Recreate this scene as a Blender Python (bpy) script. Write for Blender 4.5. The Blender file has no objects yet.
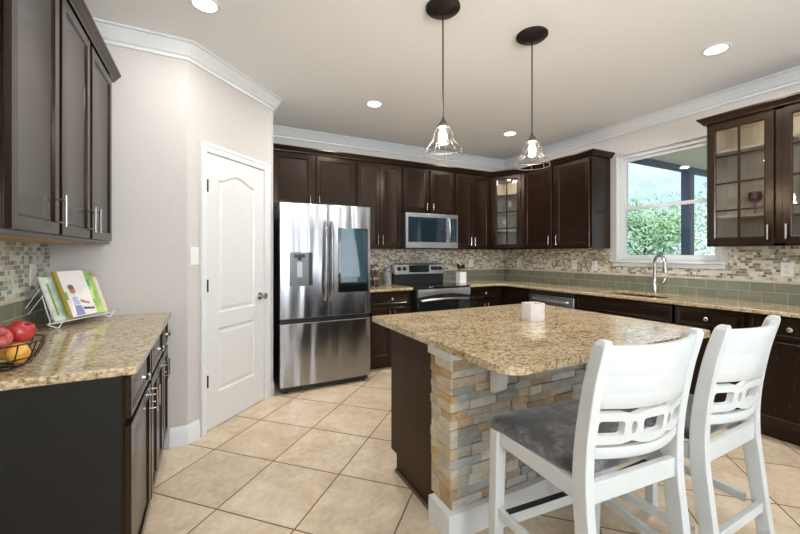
import bpy, bmesh, math, random
from mathutils import Vector, Matrix
from math import radians as R, pi, sin, cos
random.seed(7)
SC = bpy.context.scene
COL = SC.collection
# ------------------------------------------------------------------ camera
cam_d = bpy.data.cameras.new('camera'); cam = bpy.data.objects.new('camera', cam_d); COL.objects.link(cam)
cam_d.sensor_width = 36.0; cam_d.sensor_fit = 'HORIZONTAL'
cam_d.lens = 36.0 * 368.75 / 800.0
cam_d.shift_x = 0.0; cam_d.shift_y = -(267.0 - 253.7) / 800.0
cam_d.clip_start = 0.05; cam_d.clip_end = 300
cam.location = (0, 0, 1.31); cam.rotation_euler = (R(90), 0, -0.4768)
SC.camera = cam
# ------------------------------------------------------------------ exposure
SC.view_settings.view_transform = 'Standard'; SC.view_settings.look = 'None'
SC.view_settings.exposure = 0.25; SC.view_settings.gamma = 1.0
SC.view_settings.use_curve_mapping = False
# ------------------------------------------------------------------ node helpers
def lk(nt, a, b): nt.links.new(a, b)
def nd(nt, t, **kw):
    n = nt.nodes.new(t)
    for k, v in kw.items(): setattr(n, k, v)
    return n
def mth(nt, op, a, b=None, c=None):
    n = nt.nodes.new('ShaderNodeMath'); n.operation = op
    for i, v in enumerate((a, b, c)):
        if v is None: continue
        if isinstance(v, (int, float)): n.inputs[i].default_value = v
        else: nt.links.new(v, n.inputs[i])
    return n.outputs[0]
def ramp(nt, fac, stops, interp='LINEAR'):
    n = nt.nodes.new('ShaderNodeValToRGB'); cr = n.color_ramp; cr.interpolation = interp
    while len(cr.elements) < len(stops): cr.elements.new(0.5)
    for e, (p, c) in zip(cr.elements, stops):
        e.position = p; e.color = (c[0], c[1], c[2], 1)
    nt.links.new(fac, n.inputs[0]); return n.outputs[0]
def mixc(nt, fac, a, b, mode='MIX'):
    n = nt.nodes.new('ShaderNodeMix'); n.data_type = 'RGBA'; n.blend_type = mode
    for i, v in ((0, fac), (6, a), (7, b)):
        if isinstance(v, (int, float)): n.inputs[i].default_value = v
        elif isinstance(v, tuple): n.inputs[i].default_value = (v[0], v[1], v[2], 1)
        else: nt.links.new(v, n.inputs[i])
    return n.outputs[2]
def noise(nt, vec, scale, detail=3, rough=0.5, dist=0.0):
    n = nt.nodes.new('ShaderNodeTexNoise'); n.inputs['Scale'].default_value = scale
    n.inputs['Detail'].default_value = detail; n.inputs['Roughness'].default_value = rough
    n.inputs['Distortion'].default_value = dist
    if vec is not None: nt.links.new(vec, n.inputs['Vector'])
    return n
def newmat(name):
    m = bpy.data.materials.new(name); m.use_nodes = True
    return m, m.node_tree, m.node_tree.nodes['Principled BSDF']
def objco(nt, scale=(1, 1, 1), rot=(0, 0, 0)):
    tc = nd(nt, 'ShaderNodeTexCoord'); mp = nd(nt, 'ShaderNodeMapping')
    mp.inputs['Scale'].default_value = scale; mp.inputs['Rotation'].default_value = rot
    lk(nt, tc.outputs['Object'], mp.inputs[0]); return mp.outputs[0]
def bump(nt, b, h, strength, dist=0.01):
    n = nd(nt, 'ShaderNodeBump'); n.inputs['Strength'].default_value = strength; n.inputs['Distance'].default_value = dist
    lk(nt, h, n.inputs['Height']); lk(nt, n.outputs[0], b.inputs['Normal'])
def plain(name, c, rough=0.5, metal=0.0, var=0.06, scale=30, coat=0.0, trans=0.0, stretch=(1, 1, 1), bmp=0.0, spec=0.5, emis=None, est=0.0):
    """principled material whose colour varies slightly with noise"""
    m, nt, b = newmat(name)
    v = objco(nt, stretch); n = noise(nt, v, scale, 3)
    lo = tuple(x * (1 - var) for x in c); hi = tuple(min(1, x * (1 + var)) for x in c)
    lk(nt, ramp(nt, n.outputs[0], [(0.3, lo), (0.7, hi)]), b.inputs['Base Color'])
    b.inputs['Roughness'].default_value = rough; b.inputs['Metallic'].default_value = metal
    b.inputs['Coat Weight'].default_value = coat; b.inputs['Transmission Weight'].default_value = trans
    b.inputs['Specular IOR Level'].default_value = spec
    if bmp: bump(nt, b, n.outputs[0], bmp)
    if emis:
        b.inputs['Emission Color'].default_value = (*emis, 1); b.inputs['Emission Strength'].default_value = est
    return m
# ------------------------------------------------------------------ world: sky with clouds
W = bpy.data.worlds.new('sky'); SC.world = W; W.use_nodes = True
nt = W.node_tree; bg = nt.nodes['Background']
tc = nd(nt, 'ShaderNodeTexCoord'); sx = nd(nt, 'ShaderNodeSeparateXYZ'); lk(nt, tc.outputs['Generated'], sx.inputs[0])
base = ramp(nt, sx.outputs[2], [(0.0, (0.70, 0.82, 0.95)), (0.5, (0.30, 0.52, 0.92))])
mp = nd(nt, 'ShaderNodeMapping'); mp.inputs['Scale'].default_value = (2, 2, 5); lk(nt, tc.outputs['Generated'], mp.inputs[0])
cn = noise(nt, mp.outputs[0], 2.2, 6, 0.6)
cl = ramp(nt, cn.outputs[0], [(0.45, (0, 0, 0)), (0.65, (1, 1, 1))])
lk(nt, mixc(nt, cl, base, (0.95, 0.97, 1.0)), bg.inputs[0]); bg.inputs[1].default_value = 1.25
# ------------------------------------------------------------------ sun on the garden
sd = bpy.data.lights.new('sun', 'SUN'); sd.energy = 4.0; sd.angle = R(1); sd.color = (1, 0.96, 0.9)
sun = bpy.data.objects.new('sun', sd); COL.objects.link(sun); sun.location = (0, 0, 20)
sun.rotation_euler = Vector((0.75, 0.35, -1.0)).to_track_quat('-Z', 'Y').to_euler()
# ------------------------------------------------------------------ daylight by the rear windows behind the camera, and added fill lamps
def area(name, loc, aim, sx_, sy_, power, color):
    d = bpy.data.lights.new(name, 'AREA'); d.shape = 'RECTANGLE'; d.size = sx_; d.size_y = sy_; d.energy = power; d.color = color
    o = bpy.data.objects.new(name, d); COL.objects.link(o); o.location = loc
    o.rotation_euler = Vector(aim).to_track_quat('-Z', 'Y').to_euler(); return o
area('rear_window_daylight', (0.2, -3.35, 1.35), (0, 1, 0.55), 1.5, 2.1, 42, (0.84, 0.92, 1.0))
area('rear_window_daylight', (3.45, -3.35, 1.35), (-0.12, 1, 0.55), 0.9, 2.1, 30, (0.84, 0.92, 1.0))
area('side_fill_light', (-2.75, -1.6, 1.4), (1, 0.15, 0.2), 1.8, 2.0, 16, (1.0, 0.97, 0.95))  # fill lamp added inside the room; no window on this side
# unseen lamp behind the camera, added to brighten the ceiling
area('ceiling_fill_light', (0.7, -2.0, 1.75), (0.12, 0.62, 1.0), 1.1, 1.1, 105, (0.88, 0.94, 1.0))

# ------------------------------------------------------------------ mesh builder
class MB:
    def __init__(s): s.bm = bmesh.new(); s.n = 0
    def box(s, x0, y0, z0, x1, y1, z1):
        v = [s.bm.verts.new(p) for p in ((x0,y0,z0),(x1,y0,z0),(x1,y1,z0),(x0,y1,z0),(x0,y0,z1),(x1,y0,z1),(x1,y1,z1),(x0,y1,z1))]
        for f in ((0,3,2,1),(4,5,6,7),(0,1,5,4),(1,2,6,5),(2,3,7,6),(3,0,4,7)): s.bm.faces.new([v[i] for i in f])
        return s
    def loops(s, L, cap0=True, cap1=True, closed=True):
        """L: list of equal length rings of 3D points"""
        V = [[s.bm.verts.new(p) for p in r] for r in L]
        n = len(V[0])
        for a, b in zip(V, V[1:]):
            for i in range(n if closed else n - 1):
                j = (i + 1) % n
                s.bm.faces.new((a[i], a[j], b[j], b[i]))
        if cap0: s.bm.faces.new(V[0][::-1])
        if cap1: s.bm.faces.new(V[-1])
        return s
    def prism(s, pts, z0, z1):
        return s.loops([[(x, y, z0) for x, y in pts], [(x, y, z1) for x, y in pts]])
    def prismy(s, pts, y0, y1):
        return s.loops([[(x, y0, z) for x, z in pts], [(x, y1, z) for x, z in pts]])
    def prismx(s, pts, x0, x1):
        return s.loops([[(x0, y, z) for y, z in pts], [(x1, y, z) for y, z in pts]])
    def cyl(s, p0, p1, r, seg=16, r1=None, cap=True):
        p0 = Vector(p0); p1 = Vector(p1); d = (p1 - p0).normalized()
        u = d.orthogonal().normalized(); w = d.cross(u); r1 = r if r1 is None else r1
        A = [p0 + (u * cos(2*pi*i/seg) + w * sin(2*pi*i/seg)) * r for i in range(seg)]
        B = [p1 + (u * cos(2*pi*i/seg) + w * sin(2*pi*i/seg)) * r1 for i in range(seg)]
        return s.loops([A, B], cap, cap)
    def lathe(s, prof, c=(0, 0, 0), seg=24, axis='z', cap0=True, cap1=True):
        L = []
        for r, h in prof:
            ring = []
            for i in range(seg):
                a = 2*pi*i/seg; x, y = r*cos(a), r*sin(a)
                if axis == 'z': p = (c[0]+x, c[1]+y, c[2]+h)
                elif axis == 'y': p = (c[0]+x, c[1]-h, c[2]+y)
                else: p = (c[0]+h, c[1]+x, c[2]+y)
                ring.append(p)
            L.append(ring)
        return s.loops(L, cap0, cap1)
    def tube(s, pts, r, seg=8, closed=False):
        P = [Vector(p) for p in pts]; n = len(P); L = []; up = None
        for i in range(n):
            if closed: d = P[(i+1) % n] - P[i-1]
            else: d = P[min(i+1, n-1)] - P[max(i-1, 0)]
            d.normalize()
            if up is None: up = d.orthogonal().normalized()
            up = (up - d * up.dot(d)).normalized(); w = d.cross(up)
            rr = r[i] if isinstance(r, (list, tuple)) else r
            L.append([P[i] + (up*cos(2*pi*k/seg) + w*sin(2*pi*k/seg)) * rr for k in range(seg)])
        if closed: L.append(L[0]); return s.loops(L, False, False)
        return s.loops(L)
    def sweep(s, path, prof, side=1, closed=False):
        """path: xy points, prof: (out, z). out is to the right of travel (side=1) or to the left (-1)"""
        P = [Vector((p[0], p[1])) for p in path]; n = len(P); L = []
        for i in range(n):
            d0 = (P[i] - P[i-1]) if (i > 0 or closed) else None
            d1 = (P[(i+1) % n] - P[i]) if (i < n-1 or closed) else None
            if d0 is None: d0 = d1
            if d1 is None: d1 = d0
            d0 = d0.normalized(); d1 = d1.normalized()
            n0 = Vector((d0.y, -d0.x)) * side; n1 = Vector((d1.y, -d1.x)) * side
            m = n0 + n1; m = m / m.dot(n0) if m.length > 1e-6 else n0
            L.append([(P[i].x + m.x*o, P[i].y + m.y*o, z) for o, z in prof])
        return s.loops(L)
    def frame_panel(s, x0, x1, z0, z1, yf, th=0.02, fw=0.052, hole=False):
        """five-piece cabinet door, front towards -y at y=yf"""
        def ring(i, y): return [(x0+i, y, z0+i), (x1-i, y, z0+i), (x1-i, y, z1-i), (x0+i, y, z1-i)]
        if hole:
            return s.loops([ring(0.004, yf+th), ring(0, yf+th-0.002), ring(0, yf+0.003), ring(0.003, yf), ring(fw-0.008, yf), ring(fw, yf+0.006), ring(fw, yf+th), ring(0.004, yf+th)], False, False)
        return s.loops([ring(0, yf+th), ring(0, yf+0.003), ring(0.003, yf), ring(fw-0.008, yf), ring(fw, yf+0.0075), ring(fw+0.006, yf+0.0075), ring(fw+0.014, yf+0.0095)])
    def xform(s, M): bmesh.ops.transform(s.bm, matrix=M, verts=s.bm.verts); return s
    def xframe(s, x0, x1, y0, y1, z0, z1, w, wb=None):
        wb = w if wb is None else wb
        O = [(y0, z0), (y1, z0), (y1, z1), (y0, z1)]; I = [(y0+w, z0+wb), (y1-w, z0+wb), (y1-w, z1-w), (y0+w, z1-w)]
        q = lambda x, P: [(x, a, b) for a, b in P]
        return s.loops([q(x0, O), q(x0, I), q(x1, I), q(x1, O), q(x0, O)], False, False)
    def build(s, name, mat, parent=None, bevel=0.0, seg=2, ang=35, smooth=True):
        bm = s.bm; bmesh.ops.remove_doubles(bm, verts=bm.verts, dist=1e-6)
        bmesh.ops.recalc_face_normals(bm, faces=bm.faces)
        me = bpy.data.meshes.new(name); bm.to_mesh(me); bm.free()
        if smooth:
            me.shade_smooth(); me.set_sharp_from_angle(angle=R(ang))
        o = bpy.data.objects.new(name, me); COL.objects.link(o)
        for m in (mat if isinstance(mat, (list, tuple)) else [mat]): me.materials.append(m)
        if parent is not None: o.parent = parent
        if bevel:
            b = o.modifiers.new('bevel', 'BEVEL'); b.width = bevel; b.segments = seg; b.limit_method = 'ANGLE'; b.angle_limit = R(40); b.harden_normals = False
        return o
def B(x0, y0, z0, x1, y1, z1): return MB().box(x0, y0, z0, x1, y1, z1)
def thing(name, label, cat, loc=(0, 0, 0), rz=0.0, group=None):
    o = bpy.data.objects.new(name, None); COL.objects.link(o); o.location = loc; o.rotation_euler = (0, 0, rz)
    o.empty_display_size = 0.1
    o['label'] = label; o['category'] = cat
    if group: o['group'] = group
    return o
def tag(o, label, cat, group=None):
    o['label'] = label; o['category'] = cat
    if group: o['group'] = group
    return o
def struct(o): o['kind'] = 'structure'; return o
def copy_tree(o, parent=None):
    c = o.copy(); COL.objects.link(c)
    if parent is not None: c.parent = parent
    for ch in list(o.children):
        copy_tree(ch, c)
    return c
def rrect(x0, y0, x1, y1, r, n=5):
    pts = []
    for cx_, cy_, a0 in ((x1-r, y0+r, -90), (x1-r, y1-r, 0), (x0+r, y1-r, 90), (x0+r, y0+r, 180)):
        for k in range(n+1):
            a = R(a0 + 90*k/n); pts.append((cx_ + r*cos(a), cy_ + r*sin(a)))
    return pts

# ------------------------------------------------------------------ materials
def make_wood():
    m, nt, b = newmat('espresso_wood')
    v = objco(nt, (6, 6, 0.8)); n = noise(nt, v, 9, 5, 0.6, 0.3)
    lk(nt, ramp(nt, n.outputs[0], [(0.3, (0.0085, 0.0042, 0.0024)), (0.7, (0.017, 0.0085, 0.0047))]), b.inputs['Base Color'])
    b.inputs['Roughness'].default_value = 0.22; b.inputs['Specular IOR Level'].default_value = 0.40
    b.inputs['Specular Tint'].default_value = (1.0, 0.84, 0.70, 1)
    b.inputs['Coat Weight'].default_value = 0.0; b.inputs['Coat Roughness'].default_value = 0.10
    return m
WOOD = make_wood()
WOOD_IN = plain('maple_interior', (0.60, 0.52, 0.42), 0.45, var=0.1, scale=6, stretch=(8, 8, 0.6))
PANEL = plain('espresso_side_panel', (0.048, 0.024, 0.012), 0.5, var=0.2, scale=3, spec=0.18)
UNDER = plain('unfinished_underside', (0.42, 0.25, 0.12), 0.5, var=0.15, scale=5)
BLACKP = plain('dark_end_panel', (0.012, 0.011, 0.009), 0.5, var=0.15, scale=3, spec=0.25)
TRIM = plain('white_trim_paint', (0.75, 0.765, 0.77), 0.3, var=0.02)
DOORW = plain('white_door_paint', (0.72, 0.72, 0.715), 0.3, var=0.02)
CHAIRW = plain('white_chair_paint', (0.62, 0.645, 0.645), 0.38, var=0.03, scale=12)
CEIL = plain('ceiling_paint', (0.86, 0.86, 0.855), 0.9, var=0.015, scale=60, bmp=0.05)
WALL = plain('greige_wall_paint', (0.585, 0.552, 0.525), 0.8, var=0.015, scale=40, bmp=0.03)
CHROME = plain('brushed_nickel', (0.62, 0.60, 0.57), 0.25, 1.0, var=0.05, scale=80)
DARKM = plain('oil_rubbed_bronze', (0.035, 0.028, 0.025), 0.4, 0.7, var=0.1)
BLACK = plain('black_plastic', (0.012, 0.012, 0.013), 0.35, var=0.1)
BGLASS = plain('black_glass', (0.006, 0.008, 0.010), 0.04, var=0.05, spec=0.8)
WPLAST = plain('white_plastic', (0.82, 0.81, 0.79), 0.35, var=0.02)
def make_steel():
    m, nt, b = newmat('stainless_steel')
    v = objco(nt, (3.0, 3.0, 0.45)); n = noise(nt, v, 2.6, 0, 0.5, 0.3)
    v2 = objco(nt, (2, 2, 220)); n2 = noise(nt, v2, 6, 2)
    b.inputs['Metallic'].default_value = 1.0
    lk(nt, ramp(nt, n2.outputs[0], [(0.3, (0.33, 0.33, 0.345)), (0.7, (0.40, 0.40, 0.415))]), b.inputs['Base Color'])
    b.inputs['Roughness'].default_value = 0.22
    bump(nt, b, n.outputs[0], 0.5, 0.05)
    return m
STEEL = make_steel()
STEEL2 = plain('satin_stainless', (0.60, 0.60, 0.61), 0.30, 1.0, var=0.06, scale=5, stretch=(1, 1, 60))
def make_granite(name='granite'):
    m, nt, b = newmat(name)
    v = objco(nt, (1, 1, 1), (0.3, 0.2, 0.5))
    vs = objco(nt, (0.75, 1.1, 1.0), (0, 0, 0.6))
    n1 = noise(nt, vs, 78, 6, 0.68, 0.35); n2 = noise(nt, v, 190, 3, 0.6); n3 = noise(nt, vs, 7, 3, 0.5, 1.0)
    c1 = ramp(nt, n1.outputs[0], [(0.34, (0.10, 0.068, 0.042)), (0.43, (0.33, 0.24, 0.14)), (0.51, (0.53, 0.42, 0.27)), (0.64, (0.71, 0.62, 0.46))])
    c2 = ramp(nt, n3.outputs[0], [(0.35, (0.80, 0.74, 0.64)), (0.65, (1.0, 0.98, 0.93))])
    c = mixc(nt, 1.0, c1, c2, 'MULTIPLY')
    dk = ramp(nt, n2.outputs[0], [(0.60, (0, 0, 0)), (0.68, (1, 1, 1))])
    c = mixc(nt, mth(nt, 'MULTIPLY', dk, 0.6), c, (0.09, 0.065, 0.045))
    vo = nd(nt, 'ShaderNodeTexVoronoi'); vo.inputs['Scale'].default_value = 150; lk(nt, v, vo.inputs['Vector'])
    sp = nd(nt, 'ShaderNodeSeparateXYZ'); lk(nt, vo.outputs['Color'], sp.inputs[0])
    wt = mth(nt, 'GREATER_THAN', sp.outputs[0], 0.86)
    c = mixc(nt, mth(nt, 'MULTIPLY', wt, 0.22), c, (0.80, 0.72, 0.58))
    lk(nt, c, b.inputs['Base Color']); b.inputs['Roughness'].default_value = 0.08
    b.inputs['Specular IOR Level'].default_value = 0.6
    return m
GRANITE = make_granite()
def make_floor():
    m, nt, b = newmat('floor_tile')
    # tile grid node of the photograph: world xy of one grout crossing, pitch and 45 degree turn
    Rr, Ff = -0.6113*1.31, 1.7784*1.31; c_, s_ = cos(.4768), sin(.4768)
    ox, oy = Rr*c_ + Ff*s_, -Rr*s_ + Ff*c_; P = 0.4607; a = R(45)
    ge = nd(nt, 'ShaderNodeNewGeometry'); sp = nd(nt, 'ShaderNodeSeparateXYZ'); lk(nt, ge.outputs['Position'], sp.inputs[0])
    x = mth(nt, 'SUBTRACT', sp.outputs[0], ox); y = mth(nt, 'SUBTRACT', sp.outputs[1], oy)
    u = mth(nt, 'DIVIDE', mth(nt, 'SUBTRACT', mth(nt, 'MULTIPLY', x, cos(a)), mth(nt, 'MULTIPLY', y, sin(a))), P)
    w = mth(nt, 'DIVIDE', mth(nt, 'ADD', mth(nt, 'MULTIPLY', x, sin(a)), mth(nt, 'MULTIPLY', y, cos(a))), P)
    def edge(t):
        f = mth(nt, 'FRACT', t); return mth(nt, 'MINIMUM', f, mth(nt, 'SUBTRACT', 1.0, f))
    e = mth(nt, 'MINIMUM', edge(u), edge(w))
    g = mth(nt, 'LESS_THAN', e, 0.0085)
    cid = nd(nt, 'ShaderNodeCombineXYZ'); lk(nt, mth(nt, 'FLOOR', u), cid.inputs[0]); lk(nt, mth(nt, 'FLOOR', w), cid.inputs[1])
    wn = nd(nt, 'ShaderNodeTexWhiteNoise'); lk(nt, cid.outputs[0], wn.inputs['Vector'])
    off = nd(nt, 'ShaderNodeVectorMath'); off.operation = 'MULTIPLY_ADD'
    lk(nt, wn.outputs['Color'], off.inputs[0]); off.inputs[1].default_value = (7, 7, 7); lk(nt, ge.outputs['Position'], off.inputs[2])
    n1 = noise(nt, off.outputs[0], 4, 6, 0.65, 0.6); n2 = noise(nt, off.outputs[0], 28, 4, 0.6)
    c = ramp(nt, n1.outputs[0], [(0.35, (0.52, 0.39, 0.25)), (0.5, (0.67, 0.535, 0.375)), (0.66, (0.79, 0.67, 0.50))])
    c = mixc(nt, 0.35, c, ramp(nt, n2.outputs[0], [(0.35, (0.58, 0.44, 0.29)), (0.6, (0.80, 0.68, 0.52))]))
    br = mth(nt, 'ADD', mth(nt, 'MULTIPLY', wn.outputs['Value'], 0.12), 0.92)
    hs = nd(nt, 'ShaderNodeHueSaturation'); lk(nt, c, hs.inputs['Color']); lk(nt, br, hs.inputs['Value'])
    c = mixc(nt, g, hs.outputs[0], (0.17, 0.10, 0.06))
    lk(nt, c, b.inputs['Base Color'])
    lk(nt, mth(nt, 'ADD', mth(nt, 'MULTIPLY', g, 0.4), 0.36), b.inputs['Roughness'])
    bump(nt, b, mth(nt, 'SUBTRACT', 1.0, g), 0.4, 0.003)
    return m
FLOOR = make_floor()
def tile_mat(name, rowh, cellw, split, cols, grout, rough, z0=0.0, gw=0.07, spec=0.5, stagger=None):
    m, nt, b = newmat(name)
    ge = nd(nt, 'ShaderNodeNewGeometry'); sp = nd(nt, 'ShaderNodeSeparateXYZ'); lk(nt, ge.outputs['Position'], sp.inputs[0])
    u0 = mth(nt, 'ADD', sp.outputs[0], sp.outputs[1])
    zz = mth(nt, 'DIVIDE', mth(nt, 'SUBTRACT', sp.outputs[2], z0), rowh)
    row = mth(nt, 'FLOOR', zz); fz = mth(nt, 'FRACT', zz)
    if stagger is None:
        wr = nd(nt, 'ShaderNodeTexWhiteNoise'); wr.noise_dimensions = '1D'; lk(nt, row, wr.inputs['W']); st = wr.outputs['Value']
    else: st = mth(nt, 'MULTIPLY', row, stagger)
    uu = mth(nt, 'ADD', mth(nt, 'DIVIDE', u0, cellw), st)
    cell = mth(nt, 'FLOOR', uu); fu = mth(nt, 'FRACT', uu)
    cid = nd(nt, 'ShaderNodeCombineXYZ'); lk(nt, cell, cid.inputs[0]); lk(nt, row, cid.inputs[1])
    wn = nd(nt, 'ShaderNodeTexWhiteNoise'); lk(nt, cid.outputs[0], wn.inputs['Vector'])
    if split:
        spl = mth(nt, 'GREATER_THAN', wn.outputs['Value'], 0.55)
        half = mth(nt, 'MULTIPLY', spl, mth(nt, 'FLOOR', mth(nt, 'MULTIPLY', fu, 2.0)))
        k = mth(nt, 'ADD', spl, 1.0)
        fu2 = mth(nt, 'FRACT', mth(nt, 'MULTIPLY', fu, k)); wcell = mth(nt, 'DIVIDE', cellw, k)
        lk(nt, half, cid.inputs[2])
        wn2 = nd(nt, 'ShaderNodeTexWhiteNoise'); lk(nt, cid.outputs[0], wn2.inputs['Vector']); val = wn2.outputs['Value']
        # the split test must not see its own result
        cid2 = nd(nt, 'ShaderNodeCombineXYZ'); lk(nt, cell, cid2.inputs[0]); lk(nt, row, cid2.inputs[1]); lk(nt, cid2.outputs[0], wn.inputs['Vector'])
    else:
        fu2 = fu; wcell = cellw; val = wn.outputs['Value']
    du = mth(nt, 'MULTIPLY', mth(nt, 'MINIMUM', fu2, mth(nt, 'SUBTRACT', 1.0, fu2)), wcell)
    dz = mth(nt, 'MULTIPLY', mth(nt, 'MINIMUM', fz, mth(nt, 'SUBTRACT', 1.0, fz)), rowh)
    e = mth(nt, 'MINIMUM', du, dz); g = mth(nt, 'LESS_THAN', e, gw)
    n = len(cols); c = ramp(nt, val, [(i / n, cc) for i, cc in enumerate(cols)], 'CONSTANT')
    nn = noise(nt, ge.outputs['Position'], 60, 3); c = mixc(nt, 0.25, c, ramp(nt, nn.outputs[0], [(0.3, (0.25, 0.22, 0.18)), (0.7, (0.85, 0.8, 0.72))]), 'SOFT_LIGHT')
    c = mixc(nt, g, c, grout); lk(nt, c, b.inputs['Base Color'])
    lk(nt, mth(nt, 'ADD', mth(nt, 'MULTIPLY', g, 0.5), rough), b.inputs['Roughness'])
    b.inputs['Specular IOR Level'].default_value = spec
    bump(nt, b, mth(nt, 'SUBTRACT', 1.0, g), 0.5, 0.002)
    return m
MOSAIC = tile_mat('glass_and_stone_mosaic', 0.0233, 0.052, True,
    [(0.62,0.56,0.45),(0.24,0.20,0.14),(0.72,0.68,0.58),(0.30,0.31,0.25),(0.50,0.43,0.32),(0.66,0.61,0.50),(0.17,0.16,0.12),(0.46,0.47,0.40),(0.74,0.71,0.63),(0.36,0.27,0.17)], (0.66, 0.62, 0.54), 0.16, 1.09, 0.0012)
MOSAIC_L = tile_mat('green_glass_and_stone_mosaic', 0.0233, 0.052, True,
    [(0.66,0.66,0.58),(0.20,0.24,0.20),(0.76,0.76,0.70),(0.28,0.35,0.32),(0.50,0.49,0.40),(0.72,0.72,0.66),(0.24,0.22,0.16),(0.40,0.47,0.44),(0.78,0.78,0.74),(0.33,0.38,0.33)], (0.70, 0.70, 0.64), 0.14, 1.09, 0.0012)
GTILE = tile_mat('green_glass_subway_tile', 0.0775, 0.155, False,
    [(0.215,0.222,0.165),(0.235,0.242,0.18),(0.20,0.21,0.155),(0.225,0.23,0.17)], (0.52, 0.53, 0.46), 0.10, 0.915, 0.0013, 0.7, 0.5)
LINER = plain('beige_tile_liner', (0.60, 0.54, 0.42), 0.3, var=0.1, scale=20)
def make_stone():
    m, nt, b = newmat('stacked_ledger_stone')
    at = nd(nt, 'ShaderNodeAttribute'); at.attribute_name = 'tint'
    v = objco(nt, (1, 1, 2.2)); n = noise(nt, v, 22, 5, 0.65, 0.8)
    c = mixc(nt, 0.55, at.outputs['Color'], ramp(nt, n.outputs[0], [(0.3, (0.34, 0.31, 0.27)), (0.5, (0.5, 0.49, 0.47)), (0.7, (0.72, 0.72, 0.70))]), 'OVERLAY')
    n2 = noise(nt, v, 5, 3, 0.5, 1.5)
    rust = ramp(nt, n2.outputs[0], [(0.60, (0, 0, 0)), (0.70, (1, 1, 1))])
    c = mixc(nt, mth(nt, 'MULTIPLY', rust, 0.5), c, (0.42, 0.22, 0.08))
    lk(nt, c, b.inputs['Base Color']); b.inputs['Roughness'].default_value = 0.65
    bump(nt, b, n.outputs[0], 0.7, 0.01)
    return m
STONE = make_stone()
def make_velvet():
    m, nt, b = newmat('grey_mottled_velvet')
    v = objco(nt); n = noise(nt, v, 11, 5, 0.7, 0.25); n2 = noise(nt, v, 55, 3)
    c = ramp(nt, n.outputs[0], [(0.35, (0.018, 0.017, 0.019)), (0.5, (0.065, 0.062, 0.066)), (0.62, (0.20, 0.19, 0.20))])
    lk(nt, c, b.inputs['Base Color']); b.inputs['Roughness'].default_value = 0.75
    b.inputs['Sheen Weight'].default_value = 0.5; bump(nt, b, n2.outputs[0], 0.25, 0.003)
    return m
VELVET = make_velvet()
def make_glass(name, tint=(1, 1, 1), refl=0.10, rough=0.02):
    m = bpy.data.materials.new(name); m.use_nodes = True; nt = m.node_tree; nt.nodes.clear()
    out = nd(nt, 'ShaderNodeOutputMaterial'); mx = nd(nt, 'ShaderNodeMixShader')
    tr = nd(nt, 'ShaderNodeBsdfTransparent'); gl = nd(nt, 'ShaderNodeBsdfGlossy'); lw = nd(nt, 'ShaderNodeLayerWeight')
    lw.inputs[0].default_value = 0.35
    tr.inputs[0].default_value = (*tint, 1); gl.inputs['Roughness'].default_value = rough
    f = mth(nt, 'ADD', mth(nt, 'MULTIPLY', lw.outputs['Fresnel'], 0.8), refl)
    lk(nt, f, mx.inputs[0]); lk(nt, tr.outputs[0], mx.inputs[1]); lk(nt, gl.outputs[0], mx.inputs[2]); lk(nt, mx.outputs[0], out.inputs[0])
    return m
GLASS = make_glass('clear_glass', (0.98, 0.99, 0.98), 0.02)
WINGLASS = make_glass('window_glass', (0.93, 0.97, 0.98), 0.0)
PURPLE = make_glass('purple_glass', (0.62, 0.38, 0.42), 0.12)
def emit(name, c, s):
    m = bpy.data.materials.new(name); m.use_nodes = True; nt = m.node_tree; nt.nodes.clear()
    o = nd(nt, 'ShaderNodeOutputMaterial'); e = nd(nt, 'ShaderNodeEmission'); e.inputs[0].default_value = (*c, 1); e.inputs[1].default_value = s
    lk(nt, e.outputs[0], o.inputs[0]); return m
LAMP = emit('lamp_diffuser', (1, 0.97, 0.92), 9.0)
BULB = emit('bulb_filament_glow', (1, 0.93, 0.82), 22.0)

# ================================================================== THE SETTING
XL, YA, YB, XR, ZC, YR = -0.86, 2.93, 4.38, 4.09, 2.745, -3.5
C1 = (-0.135, 2.93); DE = (0.523, 3.588)
struct(B(XL-0.3-3.0, YR-0.2, -0.06, 4.3, YB+0.2, 0.0).build('floor', FLOOR))
struct(B(XL-0.3-3.0, YR-0.2, ZC, 4.3, YB+0.2, ZC+0.12).build('ceiling', CEIL))
struct(B(XL-0.12, 0.9, 0, XL, YA+0.12, ZC).build('wall_left', WALL))
struct(B(XL, YA, 0, C1[0], YA+0.12, ZC).build('wall_pantry', WALL))
# diagonal wall with the pantry door opening (local frame: x along the wall, y into it)
def diag(mb): return mb.xform(Matrix.Translation((C1[0], C1[1], 0)) @ Matrix.Rotation(R(45), 4, 'Z'))
LD = 0.9305; D0, D1, DZ = 0.156, 0.808, 2.06
m = MB(); m.box(0, 0, 0, D0, 0.12, ZC); m.box(D1, 0, 0, LD, 0.12, ZC); m.box(D0, 0, DZ, D1, 0.12, ZC)
struct(diag(m).build('wall_diagonal', WALL))
struct(B(DE[0]-0.12, DE[1]-0.02, 0, DE[0], YB, ZC).build('wall_return', WALL))
struct(B(DE[0]-0.12, YB, 0, XR+0.2, YB+0.12, ZC).build('wall_back', WALL))
WY0, WY1, WZ0, WZ1 = 1.62, 2.585, 1.235, 2.41      # window opening
m = MB(); m.box(XR, WY1, 0, XR+0.15, YB+0.12, ZC); m.box(XR, YR, 0, XR+0.15, WY0, ZC)
m.box(XR, WY0, 0, XR+0.15, WY1, WZ0); m.box(XR, WY0, WZ1, XR+0.15, WY1, ZC)
struct(m.build('wall_right', WALL))
struct(B(-4.0, 0.78, 0, XL-0.0, 0.9, ZC).build('wall_side', WALL))
struct(B(-4.12, YR, 0, -4.0, 0.9, ZC).build('wall_far_left', WALL))
m = MB()
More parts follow.
